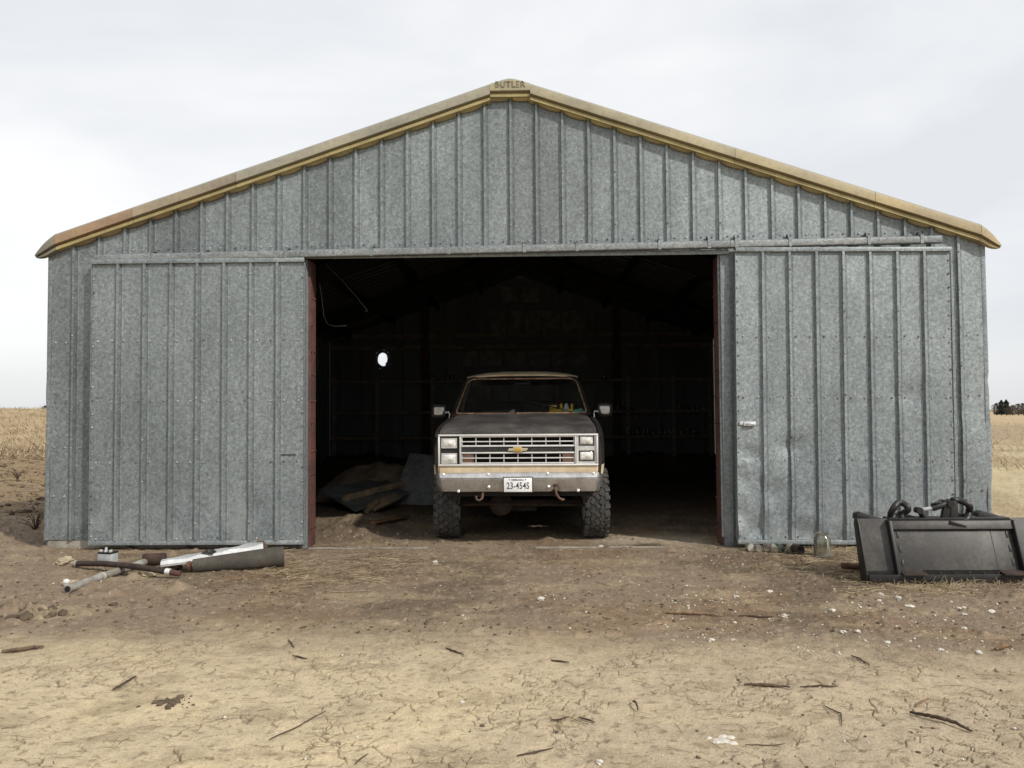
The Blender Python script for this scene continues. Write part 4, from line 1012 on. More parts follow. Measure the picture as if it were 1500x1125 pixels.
# things lying on the dash (top-level; placed in world through the truck's placement)
bpy.context.view_layer.update()
TM = Matrix.Translation(truck.location) @ RZ(R(-1.2))
def dash(x, y, z): return TM @ Vector((x, y, z))
p = dash(0.52, 1.69, 1.552); t = thing('plastic_tool', 'yellow plastic tool with two upright pegs lying behind the windscreen', 'tool', p)
MB().box((-0.14, -0.03, 0.002), (0.18, 0.03, 0.05)).box((-0.14, -0.035, 0.051), (-0.04, 0.035, 0.105)).build('tool_body', YELLOW, t, bevel=0.01)
for x in (0.02, 0.165): MB().lathe([(0.020, 0.05), (0.018, 0.12), (0.012, 0.125)], 10, TR(x, 0, 0)).build('peg', YELLOW, t)
MB().lathe([(0.04, 0.05), (0.03, 0.10), (0.012, 0.13)], 8, TR(0.09, 0, 0)).build('grey_knob', SILV, t)
def crumple(mb, sx_, sy_, sz_, seed, n=14):
    rows = []
    for i in range(n + 1):
        r = []
        for j in range(n + 1):
            a, b = -1 + 2 * i / n, -1 + 2 * j / n; e = max(0, 1 - max(abs(a), abs(b)) ** 3)
            h = (0.55 + 0.9 * float(fbm(np.array([a * 1.6]), np.array([b * 1.6]), seed, 3)[0])) * e
            k = 1 + 0.25 * float(vnoise(np.array([a * 1.5 + 5]), np.array([b * 1.5]), seed + 3)[0])
            r.append((a * sx_ * k, b * sy_ * k, max(0.0, h) * sz_))
        rows.append(r)
    return mb.grid(rows)
o = crumple(MB(), 0.10, 0.07, 0.07, 451).build('cloth', TEAL, None, recalc=False); o.location = dash(0.78, 1.67, 1.553); tag(o, 'crumpled pale teal cloth behind the windscreen corner', 'cloth')
o = MB().box((-0.08, -0.03, 0), (0.08, 0.03, 0.02)).build('folded_paper', PAPER, None, bevel=0.004); o.location = dash(0.62, 1.62, 1.556); o.rotation_euler = (R(8), R(24), R(-10)); tag(o, 'small folded white paper leaning low behind the windscreen', 'paper')
o = crumple(MB(), 0.05, 0.04, 0.06, 455).build('metal_scrap', CHROME, None, recalc=False); o.location = dash(-0.12, 1.63, 1.552); tag(o, 'small shiny metal part at the middle of the dashboard', 'scrap')
# ------------------------------------------------------------------ loader bucket
bp = gat(1272, 857); bk = thing('loader_bucket', 'black steel loader bucket with hydraulic hoses standing on its edge beside the right barn door', 'bucket', (bp.x, bp.y, bp.z + 0.012), R(0.3))
W = 1.71; LEAN = 0.20
def bl(x, z, off=0.0): return (x, 0.06 + LEAN * z / 0.55 - off, z)      # on the leaning back face
def slab(mb, x0, x1, z0, z1, o0, o1):
    vs = [bl(x0, z0, o0), bl(x1, z0, o0), bl(x1, z1, o0), bl(x0, z1, o0), bl(x0, z0, o1), bl(x1, z0, o1), bl(x1, z1, o1), bl(x0, z1, o1)]
    return mb.add(vs, [(0, 1, 2, 3), (7, 6, 5, 4), (0, 4, 5, 1), (1, 5, 6, 2), (2, 6, 7, 3), (3, 7, 4, 0)])
slab(MB(), 0.012, W - 0.012, 0.085, 0.545, 0.0, -0.02).build('back_plate', BUCKET, bk, bevel=0.003)
for s, x in ((0, 0.0), (1, W - 0.012)):
    poly = [(0.0, 0.0), (0.0, 0.06), (0.165, 0.51), (0.20, 0.555), (0.255, 0.555), (0.27, 0.50), (0.14, 0.0)]
    MB().prism([(a, b) for a, b in poly], Matrix(((0, 0, 1, x - 0.001), (1, 0, 0, 0.02), (0, 1, 0, 0), (0, 0, 0, 1))), 0.012).build('side_plate', BUCKET_D, bk, bevel=0.002)
MB().box((0.013, 0.060, 0.0), (W - 0.013, 0.155, 0.095)).build('floor_plate', BUCKET_D, bk)
edge = MB().box((0.012, -0.002, 0.002), (W - 0.012, 0.022, 0.078)).build('cutting_edge', BUCKET_D, bk, bevel=0.003)
k = 0
x = 0.085
while x < W - 0.05:
    MB().lathe([(0.012, 0), (0.012, 0.004)], 8, TR(x, 0.001, 0.042) @ RX(R(90))).build('bolt_hole', BLACK, edge)
    if k % 1 == 0 and x > 0.5: MB().lathe([(0.014, 0), (0.014, 0.014), (0.008, 0.018)], 6, TR(x + 0.06, 0.026, 0.078)).build('edge_bolt', RUST_D, edge)
    x += 0.128; k += 1
top = MB(); slab(top, 0.30, W - 0.30, 0.455, 0.530, 0.055, 0.002); top.build('top_rail', BUCKET, bk, bevel=0.008)
fl = MB(); slab(fl, 0.325, W - 0.325, 0.10, 0.448, 0.020, 0.003); fl.build('mount_plate', BUCKET, bk, bevel=0.003)
for xa, sgn in ((0.275, 1), (W - 0.275, -1)):
    f = MB(); x0_, x1_ = sorted((xa, xa + sgn * 0.028)); slab(f, x0_, x1_, 0.05, 0.535, 0.075, 0.004); ff = f.build('mount_flange', BUCKET_D, bk, bevel=0.003)
    for z in (0.165, 0.285, 0.405):
        sl = MB(); xx = xa + sgn * 0.082; slab(sl, xx - 0.010, xx + 0.010, z - 0.028, z + 0.028, 0.026, 0.0205); sl.build('slot', BLACK, ff, bevel=0.002)
    f = MB(); x0_, x1_ = sorted((xa + sgn * 0.03, xa + sgn * 0.24)); f.add([(x0_, -0.045, 0.088), (x1_, -0.045, 0.088), (x1_, 0.07, 0.105), (x0_, 0.07, 0.105), (x0_, -0.045, 0.074), (x1_, -0.045, 0.074), (x1_, 0.07, 0.09), (x0_, 0.07, 0.09)], [(0, 1, 2, 3), (7, 6, 5, 4), (0, 4, 5, 1), (1, 5, 6, 2), (2, 6, 7, 3), (3, 7, 4, 0)])
    f.build('latch_foot', RUST_D, bk, bevel=0.002)
f = MB(); slab(f, 1.205, 1.211, 0.10, 0.448, 0.0225, 0.0202); f.build('weld_seam', BUCKET_D, bk)
f = MB()
for x0_, x1_, z in ((0.80, 0.93, 0.375), (0.80, 0.90, 0.365), (0.82, 0.925, 0.345)): slab(f, x0_, x1_, z - 0.002, z + 0.002, 0.0212, 0.0203)
f.build('worn_decal', plain('scraped_paint', (0.10, 0.095, 0.085), 0.6, 0, 0.4, 20), bk)
# fins along the top lip
for x0_, ln, hh in ((0.035, 0.24, 0.065), (0.44, 0.20, 0.05), (0.98, 0.22, 0.05), (1.16, 0.26, 0.072)):
    yb = 0.06 + LEAN + 0.05
    MB().prism([(0, 0), (ln, 0), (ln * 0.96, 0.012), (ln * 0.30, hh * 0.95), (ln * 0.16, hh), (ln * 0.03, hh * 0.75)], Matrix(((1, 0, 0, x0_), (0, 0, 1, yb), (0, 1, 0, 0.53), (0, 0, 0, 1))), 0.10).build('lip_fin', BUCKET_D, bk, bevel=0.004)
MB().box((0.30, 0.06 + LEAN - 0.03, 0.531), (W - 0.30, 0.06 + LEAN + 0.10, 0.552)).build('lip_plate', BUCKET_D, bk, bevel=0.003)
# hydraulics
def bx(u, v): q = aty(u, v, bp.y + 0.27); return (q.x - bp.x, 0.27, q.z - bp.z + 0.01)
def hose(px, r, name='hose'):
    P = [Vector(bx(*q)) for q in px]; out = []
    for i in range(len(P) - 1):
        p0, p1, p2, p3 = P[max(i - 1, 0)], P[i], P[i + 1], P[min(i + 2, len(P) - 1)]
        for j in range(6):
            t = j / 6; out.append(0.5 * ((2 * p1) + (p2 - p0) * t + (2 * p0 - 5 * p1 + 4 * p2 - p3) * t * t + (3 * p1 - p0 - 3 * p2 + p3) * t ** 3))
    out.append(P[-1])
    out = [Vector((q.x, q.y + 0.02 * math.sin(i * 0.4), q.z)) for i, q in enumerate(out)]
    MB().tube(out, [r * (1 + 0.14 * (i % 2)) for i in range(len(out))], 9).build(name, HOSE, bk, smooth=60)
hose([(1311, 766), (1306, 757), (1309, 746), (1318, 740), (1327, 743), (1329, 751), (1323, 758), (1320, 765)], 0.027)
hose([(1396, 737), (1408, 737), (1418, 743), (1422, 752), (1418, 761), (1409, 766), (1398, 764)], 0.029)
hose([(1384, 737), (1378, 737), (1370, 740), (1366, 743)], 0.010)
hose([(1312, 757), (1318, 755), (1326, 749)], 0.008)
a, b, c = Vector(bx(1346, 751)), Vector(bx(1366, 748)), Vector(bx(1388, 741))
MB().tube([a, b], 0.018, 10).build('piston_rod', BATT, bk)
MB().tube([b, c], [0.030, 0.030], 12).build('hydraulic_cylinder', BUCKET_D, bk, bevel=0.004)
for q_, r_p in ((a, 0.030), (c + Vector((0.02, 0, 0)), 0.034)): MB().lathe([(r_p, -0.04), (r_p, 0.04)], 12, Matrix.Translation(q_) @ RX(R(90))).build('pivot_pin', BUCKET_D, bk)
def arm(px, w, name):
    q = [bx(*k) for k in px]; M = Matrix(((1, 0, 0, 0), (0, 0, 1, 0.245), (0, 1, 0, 0), (0, 0, 0, 1))); MB().prism([(k[0], k[2]) for k in q], M, w).build(name, BUCKET_D, bk, bevel=0.004)
arm([(1378, 768), (1381, 752), (1384, 738), (1390, 734), (1392, 742), (1389, 768)], 0.05, 'grapple_arm')
arm([(1391, 760), (1392, 742), (1396, 736), (1402, 740), (1403, 770), (1392, 770)], 0.08, 'grapple_arm')
arm([(1347, 752), (1352, 752), (1360, 764), (1378, 762), (1400, 764), (1408, 769), (1392, 771), (1356, 768)], 0.09, 'grapple_arm')
q = bx(1398, 767); MB().add([(q[0] - 0.08, 0.17, q[2] + 0.01), (q[0] + 0.06, 0.17, q[2] - 0.03), (q[0] + 0.06, 0.28, q[2] - 0.01), (q[0] - 0.08, 0.28, q[2] + 0.03), (q[0] - 0.08, 0.17, q[2] - 0.005), (q[0] + 0.06, 0.17, q[2] - 0.045), (q[0] + 0.06, 0.28, q[2] - 0.025), (q[0] - 0.08, 0.28, q[2] + 0.015)], [(0, 1, 2, 3), (7, 6, 5, 4), (0, 4, 5, 1), (1, 5, 6, 2), (2, 6, 7, 3), (3, 7, 4, 0)]).build('guard_plate', BUCKET_D, bk)

# ------------------------------------------------------------------ scrap at the left door
def drum(path, r): return MB().tube(path, r, 20)
a = gat(283, 838, 0.062); b = gat(416, 829, 0.098)
mb = MB(); mb.tube([a, a.lerp(b, 0.3), a.lerp(b, 0.7), b], [0.066, 0.080, 0.098, 0.102], 22)
o = mb.build('felt_roll', TARP, None, smooth=50); tag(o, 'thick dark grey roll lying under the bright sheet metal strip', 'roll')
a2 = a.copy(); o = MB().tube([a2 + (a - b).normalized() * 0.055, a2 + (a - b).normalized() * 0.02], [0.050, 0.056], 18).build('rusty_ring', RUST, None); tag(o, 'small rusty ring at the open end of the grey roll', 'ring')
# sheet metal channel on top of the roll
ra, rb = a.copy(), b.copy(); a = aty(235, 827.5, ra.y - 0.10); b = aty(386, 808, rb.y - 0.06)
d = (b - a).normalized(); n = Vector((0, 1, 0)); n = (n - d * n.dot(d)).normalized(); up = d.cross(n); up = up if up.z > 0 else -up
mb = MB(); rows = []
for k in range(13):
    c_ = a.lerp(b, k / 12); wv = 0.01 * math.sin(k * 1.7)
    tk = 0.35 + 0.65 * k / 12; rows.append([c_ - up * 0.018, c_ - n * 0.006 + up * 0.0, c_ + n * 0.02 + up * (0.070 * tk + wv), c_ + n * 0.12 + up * (0.090 * tk - wv), c_ + n * 0.19 + up * 0.075 * tk])
mb.grid(rows); mb.grid([[p - up * 0.004 + n * 0.001 for p in r] for r in rows])
o = mb.build('sheet_strip', SHEETW, None, recalc=False); tag(o, 'long bright bent strip of sheet metal lying across the dark grey roll', 'sheet metal')
o = crumple(MB(), 0.06, 0.05, 0.05, 471).build('black_rag', BLACK, None, recalc=False); o.location = a.lerp(b, 0.47) + up * 0.050 + n * 0.05; tag(o, 'scrap of black rag on the bright sheet metal strip', 'rag')
pw = gat(375, 812, 0.0); o = MB().prism([(-0.06, 0), (0.09, 0.0), (0.10, 0.05), (0.03, 0.13), (-0.02, 0.09)], Matrix.Translation((b.x - 0.10, b.y + 0.14, b.z - 0.02)) @ RX(R(78)), 0.05).build('wood_chunk', WOOD, None, bevel=0.006); tag(o, 'broken brown chunk of wood against the door at the end of the sheet strip', 'wood')
q = gat(392, 832, 0.0); o = crumple(MB(), 0.07, 0.045, 0.05, 473).build('torn_felt', plain('torn_brown_felt', (0.27, 0.20, 0.13), 0.9, 0, 0.3, 10), None, recalc=False); o.location = (q.x, q.y - 0.02, q.z + 0.12); o.rotation_euler = (R(60), R(10), 0); tag(o, 'torn tan flap stuck to the side of the dark grey roll', 'felt scrap')
# pipes
def pipe(name, label, pts, r, mat, ends=None):
    P = []
    for u, v, h in pts:
        g0 = gat(u, v); P.append(at(u, v, g0.z + h))
    t = thing(name, label, 'pipe', P[0]); L = [p - P[0] for p in P]
    MB().tube(L, r, 14).build('pipe_wall', mat, t, smooth=50)
    d0 = (L[0] - L[1]).normalized(); MB().tube([L[0] + d0 * 0.001, L[0] + d0 * 0.003], r * 0.78, 14).build('pipe_bore', BLACK, t)
    return t, P
t, P = pipe('plastic_pipe', 'pale grey plastic pipe lying crosswise under the dark pipe', [(99, 863, 0.035), (150, 844, 0.040), (195, 829, 0.045), (229, 817, 0.05)], 0.035, PVC)
L = P[1] - P[0]; MB().tube([L * 0.97, L * 1.0], 0.039, 14).build('pipe_band', plain('pale_tape', (0.6, 0.6, 0.57), 0.6), t)
MB().tube([L, L + Vector((0.02, -0.05, -0.03)), L + Vector((0.06, -0.16, -0.035))], 0.004, 6).build('string', PAPER, t)
t, P = pipe('iron_pipe', 'dark iron pipe with a red tip lying across the pale plastic pipe', [(112, 825.5, 0.045), (150, 825.5, 0.075), (190, 829, 0.10), (220, 833, 0.085), (243, 837, 0.06)], 0.029, RUST_D)
e = P[-1] - P[0]; d_ = (P[-1] - P[-2]).normalized()
MB().tube([e, e + d_ * 0.05], 0.033, 12).build('pipe_collar', CHROME, t); MB().tube([e + d_ * 0.05, e + d_ * 0.15], [0.030, 0.024], 12).build('pipe_tip', REDOX, t)
MB().tube([-d_ * 0.012, d_ * 0.012], 0.034, 12).build('pipe_collar', PVC, t)
# battery
q = gat(158, 825); t = thing('car_battery', 'small grey battery with a black top standing behind the crossed pipes', 'battery', q, R(-14))
MB().box((-0.080, -0.06, -0.01), (0.080, 0.06, 0.105)).build('case', BATT, t, bevel=0.006); MB().box((-0.082, -0.062, 0.106), (0.082, 0.062, 0.125)).build('lid', BLACK, t, bevel=0.005)
for x in (-0.06, 0.0, 0.06): MB().lathe([(0.018, 0.125), (0.018, 0.140), (0.008, 0.147)], 10, TR(x, -0.03, 0)).build('cell_cap', SILV, t)
MB().tube([(-0.05, 0.03, 0.115), (-0.05, 0.03, 0.16)], 0.012, 8).build('terminal', CHROME, t)
# rusty can, rocks, bits
q = gat(226, 828, 0.06); o = MB().lathe([(0.062, -0.11), (0.066, -0.10), (0.064, 0.0), (0.066, 0.10), (0.060, 0.11)], 16, Matrix.Translation(q) @ RZ(R(15)) @ RY(R(90))).build('rusty_can', plain('dark_red_rust', (0.070, 0.036, 0.027), 0.85, 0.1, 0.5, 9), None, smooth=50); tag(o, 'dark rusty can lying between the pipes and the sheet strip', 'can')
def rock(name, label, cat, u, v, sx_, sy_, sz_, mat, seed, group=None, sink=0.3):
    bm = bmesh.new(); bmesh.ops.create_icosphere(bm, subdivisions=3, radius=1)
    for vt in bm.verts:
        n_ = float(vnoise(np.array([vt.co.x * 1.3 + seed]), np.array([vt.co.y * 1.3 + vt.co.z * 1.7]), 481)[0]); m2 = float(vnoise(np.array([vt.co.x * 3.5 + seed]), np.array([vt.co.z * 3.5 - vt.co.y * 2.1]), 483)[0])
        vt.co *= 1 + 0.40 * n_ + 0.16 * m2; vt.co.x *= sx_; vt.co.y *= sy_; vt.co.z = max(vt.co.z, -0.7) * sz_
    me = bpy.data.meshes.new(name); bm.to_mesh(me); bm.free(); me.materials.append(mat); me.polygons.foreach_set('use_smooth', [True] * len(me.polygons)); me.set_sharp_from_angle(angle=R(30))
    o = link(name, me); q = gat(u, v); o.location = (q.x, q.y, q.z + sz_ * (1 - sink) * 0.6); o.rotation_euler = (0, 0, seed); return tag(o, label, cat, group)
rock('rock', 'pale tan limestone lump at the far end of the dark iron pipe', 'rock', 96, 827, 0.11, 0.09, 0.055, STONE, 2.1)
rock('rock', 'dull brown lump of rock behind the open end of the grey roll', 'rock', 250, 834, 0.11, 0.07, 0.05, plain('brown_rock', (0.20, 0.14, 0.09), 0.95, 0, 0.4, 9), 3.3)
rock('rock', 'low tan crumbly rock in front of the red pipe tip', 'rock', 216, 845, 0.07, 0.05, 0.030, STONE, 4.2)
o = crumple(MB(), 0.055, 0.10, 0.03, 491).build('torn_sack', plain('tan_sacking', (0.50, 0.40, 0.27), 0.9), None, recalc=False); q = gat(97, 854); o.location = q; tag(o, 'torn tan scrap of sacking behind the near end of the plastic pipe', 'sack')
o = MB().lathe([(0.026, 0), (0.028, 0.04), (0.020, 0.05)], 12).build('plastic_scrap', plain('white_plastic', (0.78, 0.78, 0.76), 0.5), None); q = gat(97, 858, 0.01); o.location = q; o.rotation_euler = (R(20), R(15), 0); tag(o, 'small round white scrap of plastic by the near end of the plastic pipe', 'scrap')

# ------------------------------------------------------------------ jars at the right door
def jar_mesh(r, h, mat, n=20):
    t = 0.006
    pr = [(0.0, 0.004), (r * 0.86, 0.0), (r * 0.98, 0.012), (r, h * 0.10), (r, h * 0.70), (r * 0.93, h * 0.80), (r * 0.70, h * 0.88), (r * 0.68, h * 0.93), (r * 0.74, h * 0.94), (r * 0.74, h)]
    pr += [(r * 0.74 - t, h), (r * 0.64, h * 0.90), (r - t * 2, h * 0.72), (r - t * 1.6, h * 0.12), (0.0, 0.012)]
    return MB().lathe(pr, n, cap=False)
jl = [(1100, 809, 0.046, JARG, 'frosted white jar lying at the left end of the row by the right door'),
      (1112.5, 810, 0.042, JARB, 'clear brownish jar lying second from the left end of the row'),
      (1124, 810, 0.042, JARB, 'dusty jar lying third from the left end of the row'),
      (1134.5, 811, 0.042, JARB, 'dusty jar lying just left of the teal jar'),
      (1145.5, 811, 0.044, JART, 'teal green glass jar lying in the row of jars'),
      (1158, 812, 0.047, JARB, 'dark dusty jar lying just right of the teal jar')]
for i, (u, v, r, mt, lb) in enumerate(jl):
    o = jar_mesh(r, 0.135, mt).build('glass_jar', mt, None, smooth=50); q = gat(u, v - 1, r * 0.9); o.location = q; o.rotation_euler = (R(-86), 0, R(rng.uniform(-16, 16))); tag(o, lb, 'jar', 'jars lying in a row by the right door')
    if i == 0: MB().lathe([(r * 0.86, -0.004), (r * 0.8, -0.008), (0.001, -0.009)], 16).build('frosted_base', plain('frosted_glass', (0.52, 0.50, 0.44), 0.5), o)
o = MB().lathe([(0.03, 0.012), (0.040, 0.0), (0.050, 0.002), (0.050, 0.13), (0.046, 0.132)], 18).build('rusty_can', RUST_D, None, smooth=50); q = gat(1173, 813, 0.048); o.location = q; o.rotation_euler = (R(-88), 0, R(10)); tag(o, 'rusty open can lying at the right end of the row of jars', 'can')
o = jar_mesh(0.088, 0.255, JARG, 28).build('glass_jar', JARG, None, smooth=50); o.location = gat(1205, 816); tag(o, 'large clear glass jar standing upright by the right door', 'jar')
q = gat(1248, 838, 0.04); o = MB().tube([q + Vector((-0.09, 0.02, 0.02)), q + Vector((0.06, 0.0, 0.01)), q + Vector((0.24, -0.02, 0.0))], 0.03, 12).build('iron_pipe', RUST, None); tag(o, 'short rusty pipe poking out beside the loader bucket', 'pipe')

# ------------------------------------------------------------------ inside the barn
sh = thing('shelving', 'long dark wooden shelving across the rear wall inside the barn', 'shelving', (0, DEPTH - 0.2, 0))
for z in (0.20, 0.90, 1.60, 2.47): MB().box((-5.3, -0.42, z - 0.03), (5.3, -0.02, z)).box((-5.3, -0.45, z - 0.07), (5.3, -0.421, z + 0.005)).build('shelf_board', WOOD_D, sh)
for x in (-5.2, -4.0, -2.45, -0.9, 1.0, 2.95, 4.2, 5.2): MB().box((x - 0.05, -0.46, 0.0), (x + 0.05, -0.425 - 0.026, 2.55)).build('shelf_upright', WOOD_D, sh)
ORD = ('first jar', 'second jar', 'third jar', 'fourth jar', 'fifth jar', 'sixth jar', 'seventh jar', 'eighth jar', 'ninth jar', 'tenth jar', 'eleventh jar', 'twelfth jar', 'thirteenth jar', 'fourteenth jar')
jm = jar_mesh(0.05, 0.16, JARG, 10).build('glass_jar', JARG, None, smooth=50); jmesh = jm.data; bpy.data.objects.remove(jm)
for lb, z, us in (('on the top rear shelf left of the truck', 2.475, (633, 640, 648, 656, 664)),
                  ('on the top rear shelf right of the truck', 2.475, (885, 892)),
                  ('on the middle shelf beside the truck mirror', 1.605, (905, 913, 921, 929)),
                  ('on the middle shelf near the right post', 1.605, (994, 1000, 1007, 1015, 1022, 1030)),
                  ('on the lower shelf right of the truck', 0.905, (918, 926, 934, 942, 949, 957, 965, 973, 981, 990, 998, 1006, 1015, 1023))):
    for ju, u in enumerate(us):
        p = aty(u, 600, DEPTH - 0.42); o = link('glass_jar', jmesh); o.location = (p.x, DEPTH - 0.42 + rng.uniform(-.03, .05), z); s_ = rng.uniform(0.8, 1.15); o.scale = (s_, s_, s_ * rng.uniform(.9, 1.2)); tag(o, ORD[ju] + ' from the left ' + lb, 'jar', 'jars standing on the rear shelves')
def board(name, label, cat, a, b, w, t_, mat, roll=0):
    a, b = Vector(a), Vector(b); mb = MB(); mb.bar((0, 0, 0), b - a, w, t_, up=Vector((math.sin(roll), 0, math.cos(roll)))); o = mb.build(name, mat, None, bevel=0.004); o.location = a; return tag(o, label, cat)
def gy(u, v, y): return aty(u, v, y)
WOOD_P = plain('dry_pale_lumber', (0.46, 0.35, 0.22), 0.9, 0, 0.4, 4)
GREYS = plain('grey_sheet', (0.32, 0.34, 0.33), 0.6, 0.3, 0.4, 3)
mb = MB(); A = [gy(572, 741, 4.35), gy(646, 742, 4.25), gy(640, 668, 4.9), gy(600, 664, 4.95)]
mb.add(A + [p + Vector((0, 0.02, 0.006)) for p in A], [(0, 1, 2, 3), (7, 6, 5, 4), (0, 4, 5, 1), (1, 5, 6, 2), (2, 6, 7, 3), (3, 7, 4, 0)]); o = mb.build('grey_board', GREYS, None); tag(o, 'grey sheet leaning upright just left of the truck inside the barn', 'sheet')
A = [gy(466, 716, 4.0), gy(520, 748, 3.0), gy(600, 722, 4.3), gy(560, 700, 5.4)]
mb = MB(); mb.add(A + [p - Vector((0, 0, 0.02)) for p in A], [(0, 1, 2, 3), (7, 6, 5, 4), (0, 4, 5, 1), (1, 5, 6, 2), (2, 6, 7, 3), (3, 7, 4, 0)]); o = mb.build('roofing_sheet', GREYS, None); tag(o, 'bent grey sheet metal lying on the lumber heap inside the barn', 'sheet metal')
rows = []
for i in range(9):
    r = []
    for j in range(25):
        u, w_ = j / 24, i / 8; x = -3.75 + 2.2 * u; y = 4.6 + 1.6 * w_; e = math.sin(math.pi * u) ** 0.5 * math.sin(math.pi * min(1, 0.5 * w_ + 0.0)) ** 0.7 if 0 < u < 1 else 0
        r.append((x, y, -0.02 + e * (0.62 + 0.35 * float(fbm(np.array([x * 1.8]), np.array([y * 1.8]), 501, 3)[0]))))
    rows.append(r)
o = MB().grid(rows).build('canvas_heap', plain('tan_canvas', (0.44, 0.34, 0.22), 0.95, 0, 0.4, 4), None, recalc=False); tag(o, 'tan canvas covered heap behind the lumber inside the barn', 'canvas heap')
board('lumber_board', 'upper weathered board lying on the sheet metal inside the barn', 'board', gy(503, 730, 3.4), gy(590, 708, 4.6), 0.10, 0.10, WOOD_P)
board('lumber_board', 'middle wide board tilted on the lumber heap inside the barn', 'board', gy(543, 744, 3.1), gy(582, 727, 3.7), 0.16, 0.05, WOOD_P, 0.6)
board('lumber_board', 'short board propped at the front of the lumber heap inside the barn', 'board', gy(536, 750, 2.85), gy(556, 732, 3.3), 0.07, 0.05, WOOD_P)
q0, q1 = gat(545, 769, 0.03), gat(595, 761, 0.05); board('reddish_plank', 'reddish plank lying on the sunlit dirt just inside the left door post', 'plank', q0, q1, 0.10, 0.025, WOOD_R)
o = MB().tube([gy(478, 388, 1.2), gy(500, 410, 1.2), gy(520, 432, 1.2), gy(536, 452, 1.2), gy(539, 455, 1.2), gy(535, 456, 1.2)], 0.005, 6).build('hanging_wire', plain('grey_wire', (0.30, 0.30, 0.28), 0.5, 0.6), None); tag(o, 'straight slanting wire hanging inside the upper left of the doorway', 'wire')
o = MB().tube([gy(468, 415, 0.9), gy(472, 440, 0.9), gy(474, 462, 0.9), gy(480, 475, 0.9), gy(490, 478, 0.9), gy(508, 477, 0.9)], 0.004, 6).build('hanging_wire', bpy.data.materials['grey_wire'], None); tag(o, 'curled wire hanging down beside the left door post', 'wire')

# ------------------------------------------------------------------ sticks
def stick(label, pts, r, tone_, name='stick', cat='stick', arch=0.0):
    P = []; n = 7
    W_ = [gat(u, v) for u, v in pts]
    for i in range(len(W_) - 1):
        for j in range(n + (1 if i == len(W_) - 2 else 0)): P.append(W_[i].lerp(W_[i + 1], j / n))
    L = len(P); Q = []
    for i, p in enumerate(P):
        t = i / (L - 1); jx = rng.uniform(-1, 1) * r * 0.7
        Q.append(Vector((p.x + jx * 0.4, p.y + jx, lz(p.x, p.y) + r * 0.75 + 0.004 + arch * math.sin(math.pi * t))))
    o = MB().tube([q - Q[0] for q in Q], [r * (1.0 - 0.45 * abs(2 * i / (L - 1) - 0.9) ** 1.5) for i in range(L)], 7).build(name, STICKM, None, smooth=60, color=tone_)
    o.location = Q[0]; return tag(o, label, cat)
DK = (1, 1, 1); PL = (4.2, 4.4, 4.6); MD = (1.9, 1.9, 1.9)
for lb, pts, r, tn, ar in (
    ('flat brown strip of bark at the left edge of the clay', [(4, 957), (30, 955), (64, 950)], 0.016, MD, 0.0),
    ('curved dark twig on the clay in the left foreground', [(166, 1012), (178, 1008), (190, 1001), (200, 992)], 0.007, DK, 0.012),
    ('long thin straight twig in the left foreground clay', [(395, 1085), (437, 1066), (477, 1043)], 0.0035, DK, 0.0),
    ('short dark twig on the clay, lowest of the pair left of centre', [(430, 962), (450, 967)], 0.006, DK, 0.0),
    ('short upright-pointing twig above the pair left of centre', [(423, 938), (431, 950)], 0.005, DK, 0.0),
    ('short dark stick at the centre of the pale clay', [(653, 951), (666, 956), (680, 961)], 0.006, DK, 0.0),
    ('thin dark twig right of the centre of the pale clay', [(807, 969), (833, 972)], 0.006, DK, 0.0),
    ('left twig of the pair lying below the centre', [(807, 1057), (820, 1056), (833, 1052)], 0.005, DK, 0.0),
    ('right dark twig of the pair lying below the centre', [(848, 1053), (860, 1056), (872, 1060)], 0.005, DK, 0.0),
    ('pale straw stem lying between the pair of twigs', [(833, 1052), (862, 1063)], 0.003, PL, 0.0),
    ('long dark stick at the bottom centre of the foreground', [(758, 1109), (785, 1104), (810, 1098)], 0.005, DK, 0.0),
    ('stubby dark stick standing up right of the centre', [(927, 1030), (931, 1037), (935, 1043)], 0.006, DK, 0.02),
    ('pale dry stem on the brown dirt right of the truck', [(943, 918), (965, 916), (983, 911)], 0.007, PL, 0.0),
    ('dark twig at the bottom edge left of centre', [(520, 1122), (530, 1116), (538, 1107)], 0.004, DK, 0.01),
    ('long pale brown stick on the dirt in front of the right door', [(975, 899), (1015, 901), (1055, 904)], 0.011, (3, 2.8, 2.6), 0.0),
    ('thin dark stick just right of the long pale brown stick', [(1083, 904), (1132, 905)], 0.008, DK, 0.0),
    ('straight thick stick lying across the right foreground', [(1090, 1005), (1125, 1006), (1157, 1009)], 0.010, MD, 0.0),
    ('thin stick in line with the straight thick stick', [(1172, 1008), (1200, 1006), (1228, 1007)], 0.005, DK, 0.0),
    ('thickest dark stick lying slanted in the right foreground', [(1333, 1046), (1365, 1055), (1398, 1064), (1424, 1075)], 0.010, DK, 0.01),
    ('short chunk of weathered wood at the right edge', [(1458, 954), (1481, 948)], 0.014, (2.6, 2.2, 1.9), 0.0),
    ('pale splinter above the thickest dark stick', [(1342, 1038), (1352, 1032), (1360, 1027)], 0.006, (3, 2.7, 2.3), 0.01),
    ('bent forked twig in the right foreground', [(1208, 1036), (1222, 1043), (1232, 1047), (1233, 1064)], 0.004, DK, 0.0),
    ('thin dark twig among the cracks in the right clay', [(1247, 962), (1260, 967), (1273, 975)], 0.005, DK, 0.0),
    ('thin straight straw near the bottom right', [(1092, 1092), (1150, 1091)], 0.003, MD, 0.0),
    ('thin stick on the straw in front of the left door', [(472, 870), (500, 868), (540, 866)], 0.005, PL, 0.0)):
    stick(lb, pts, r, tn, arch=ar)

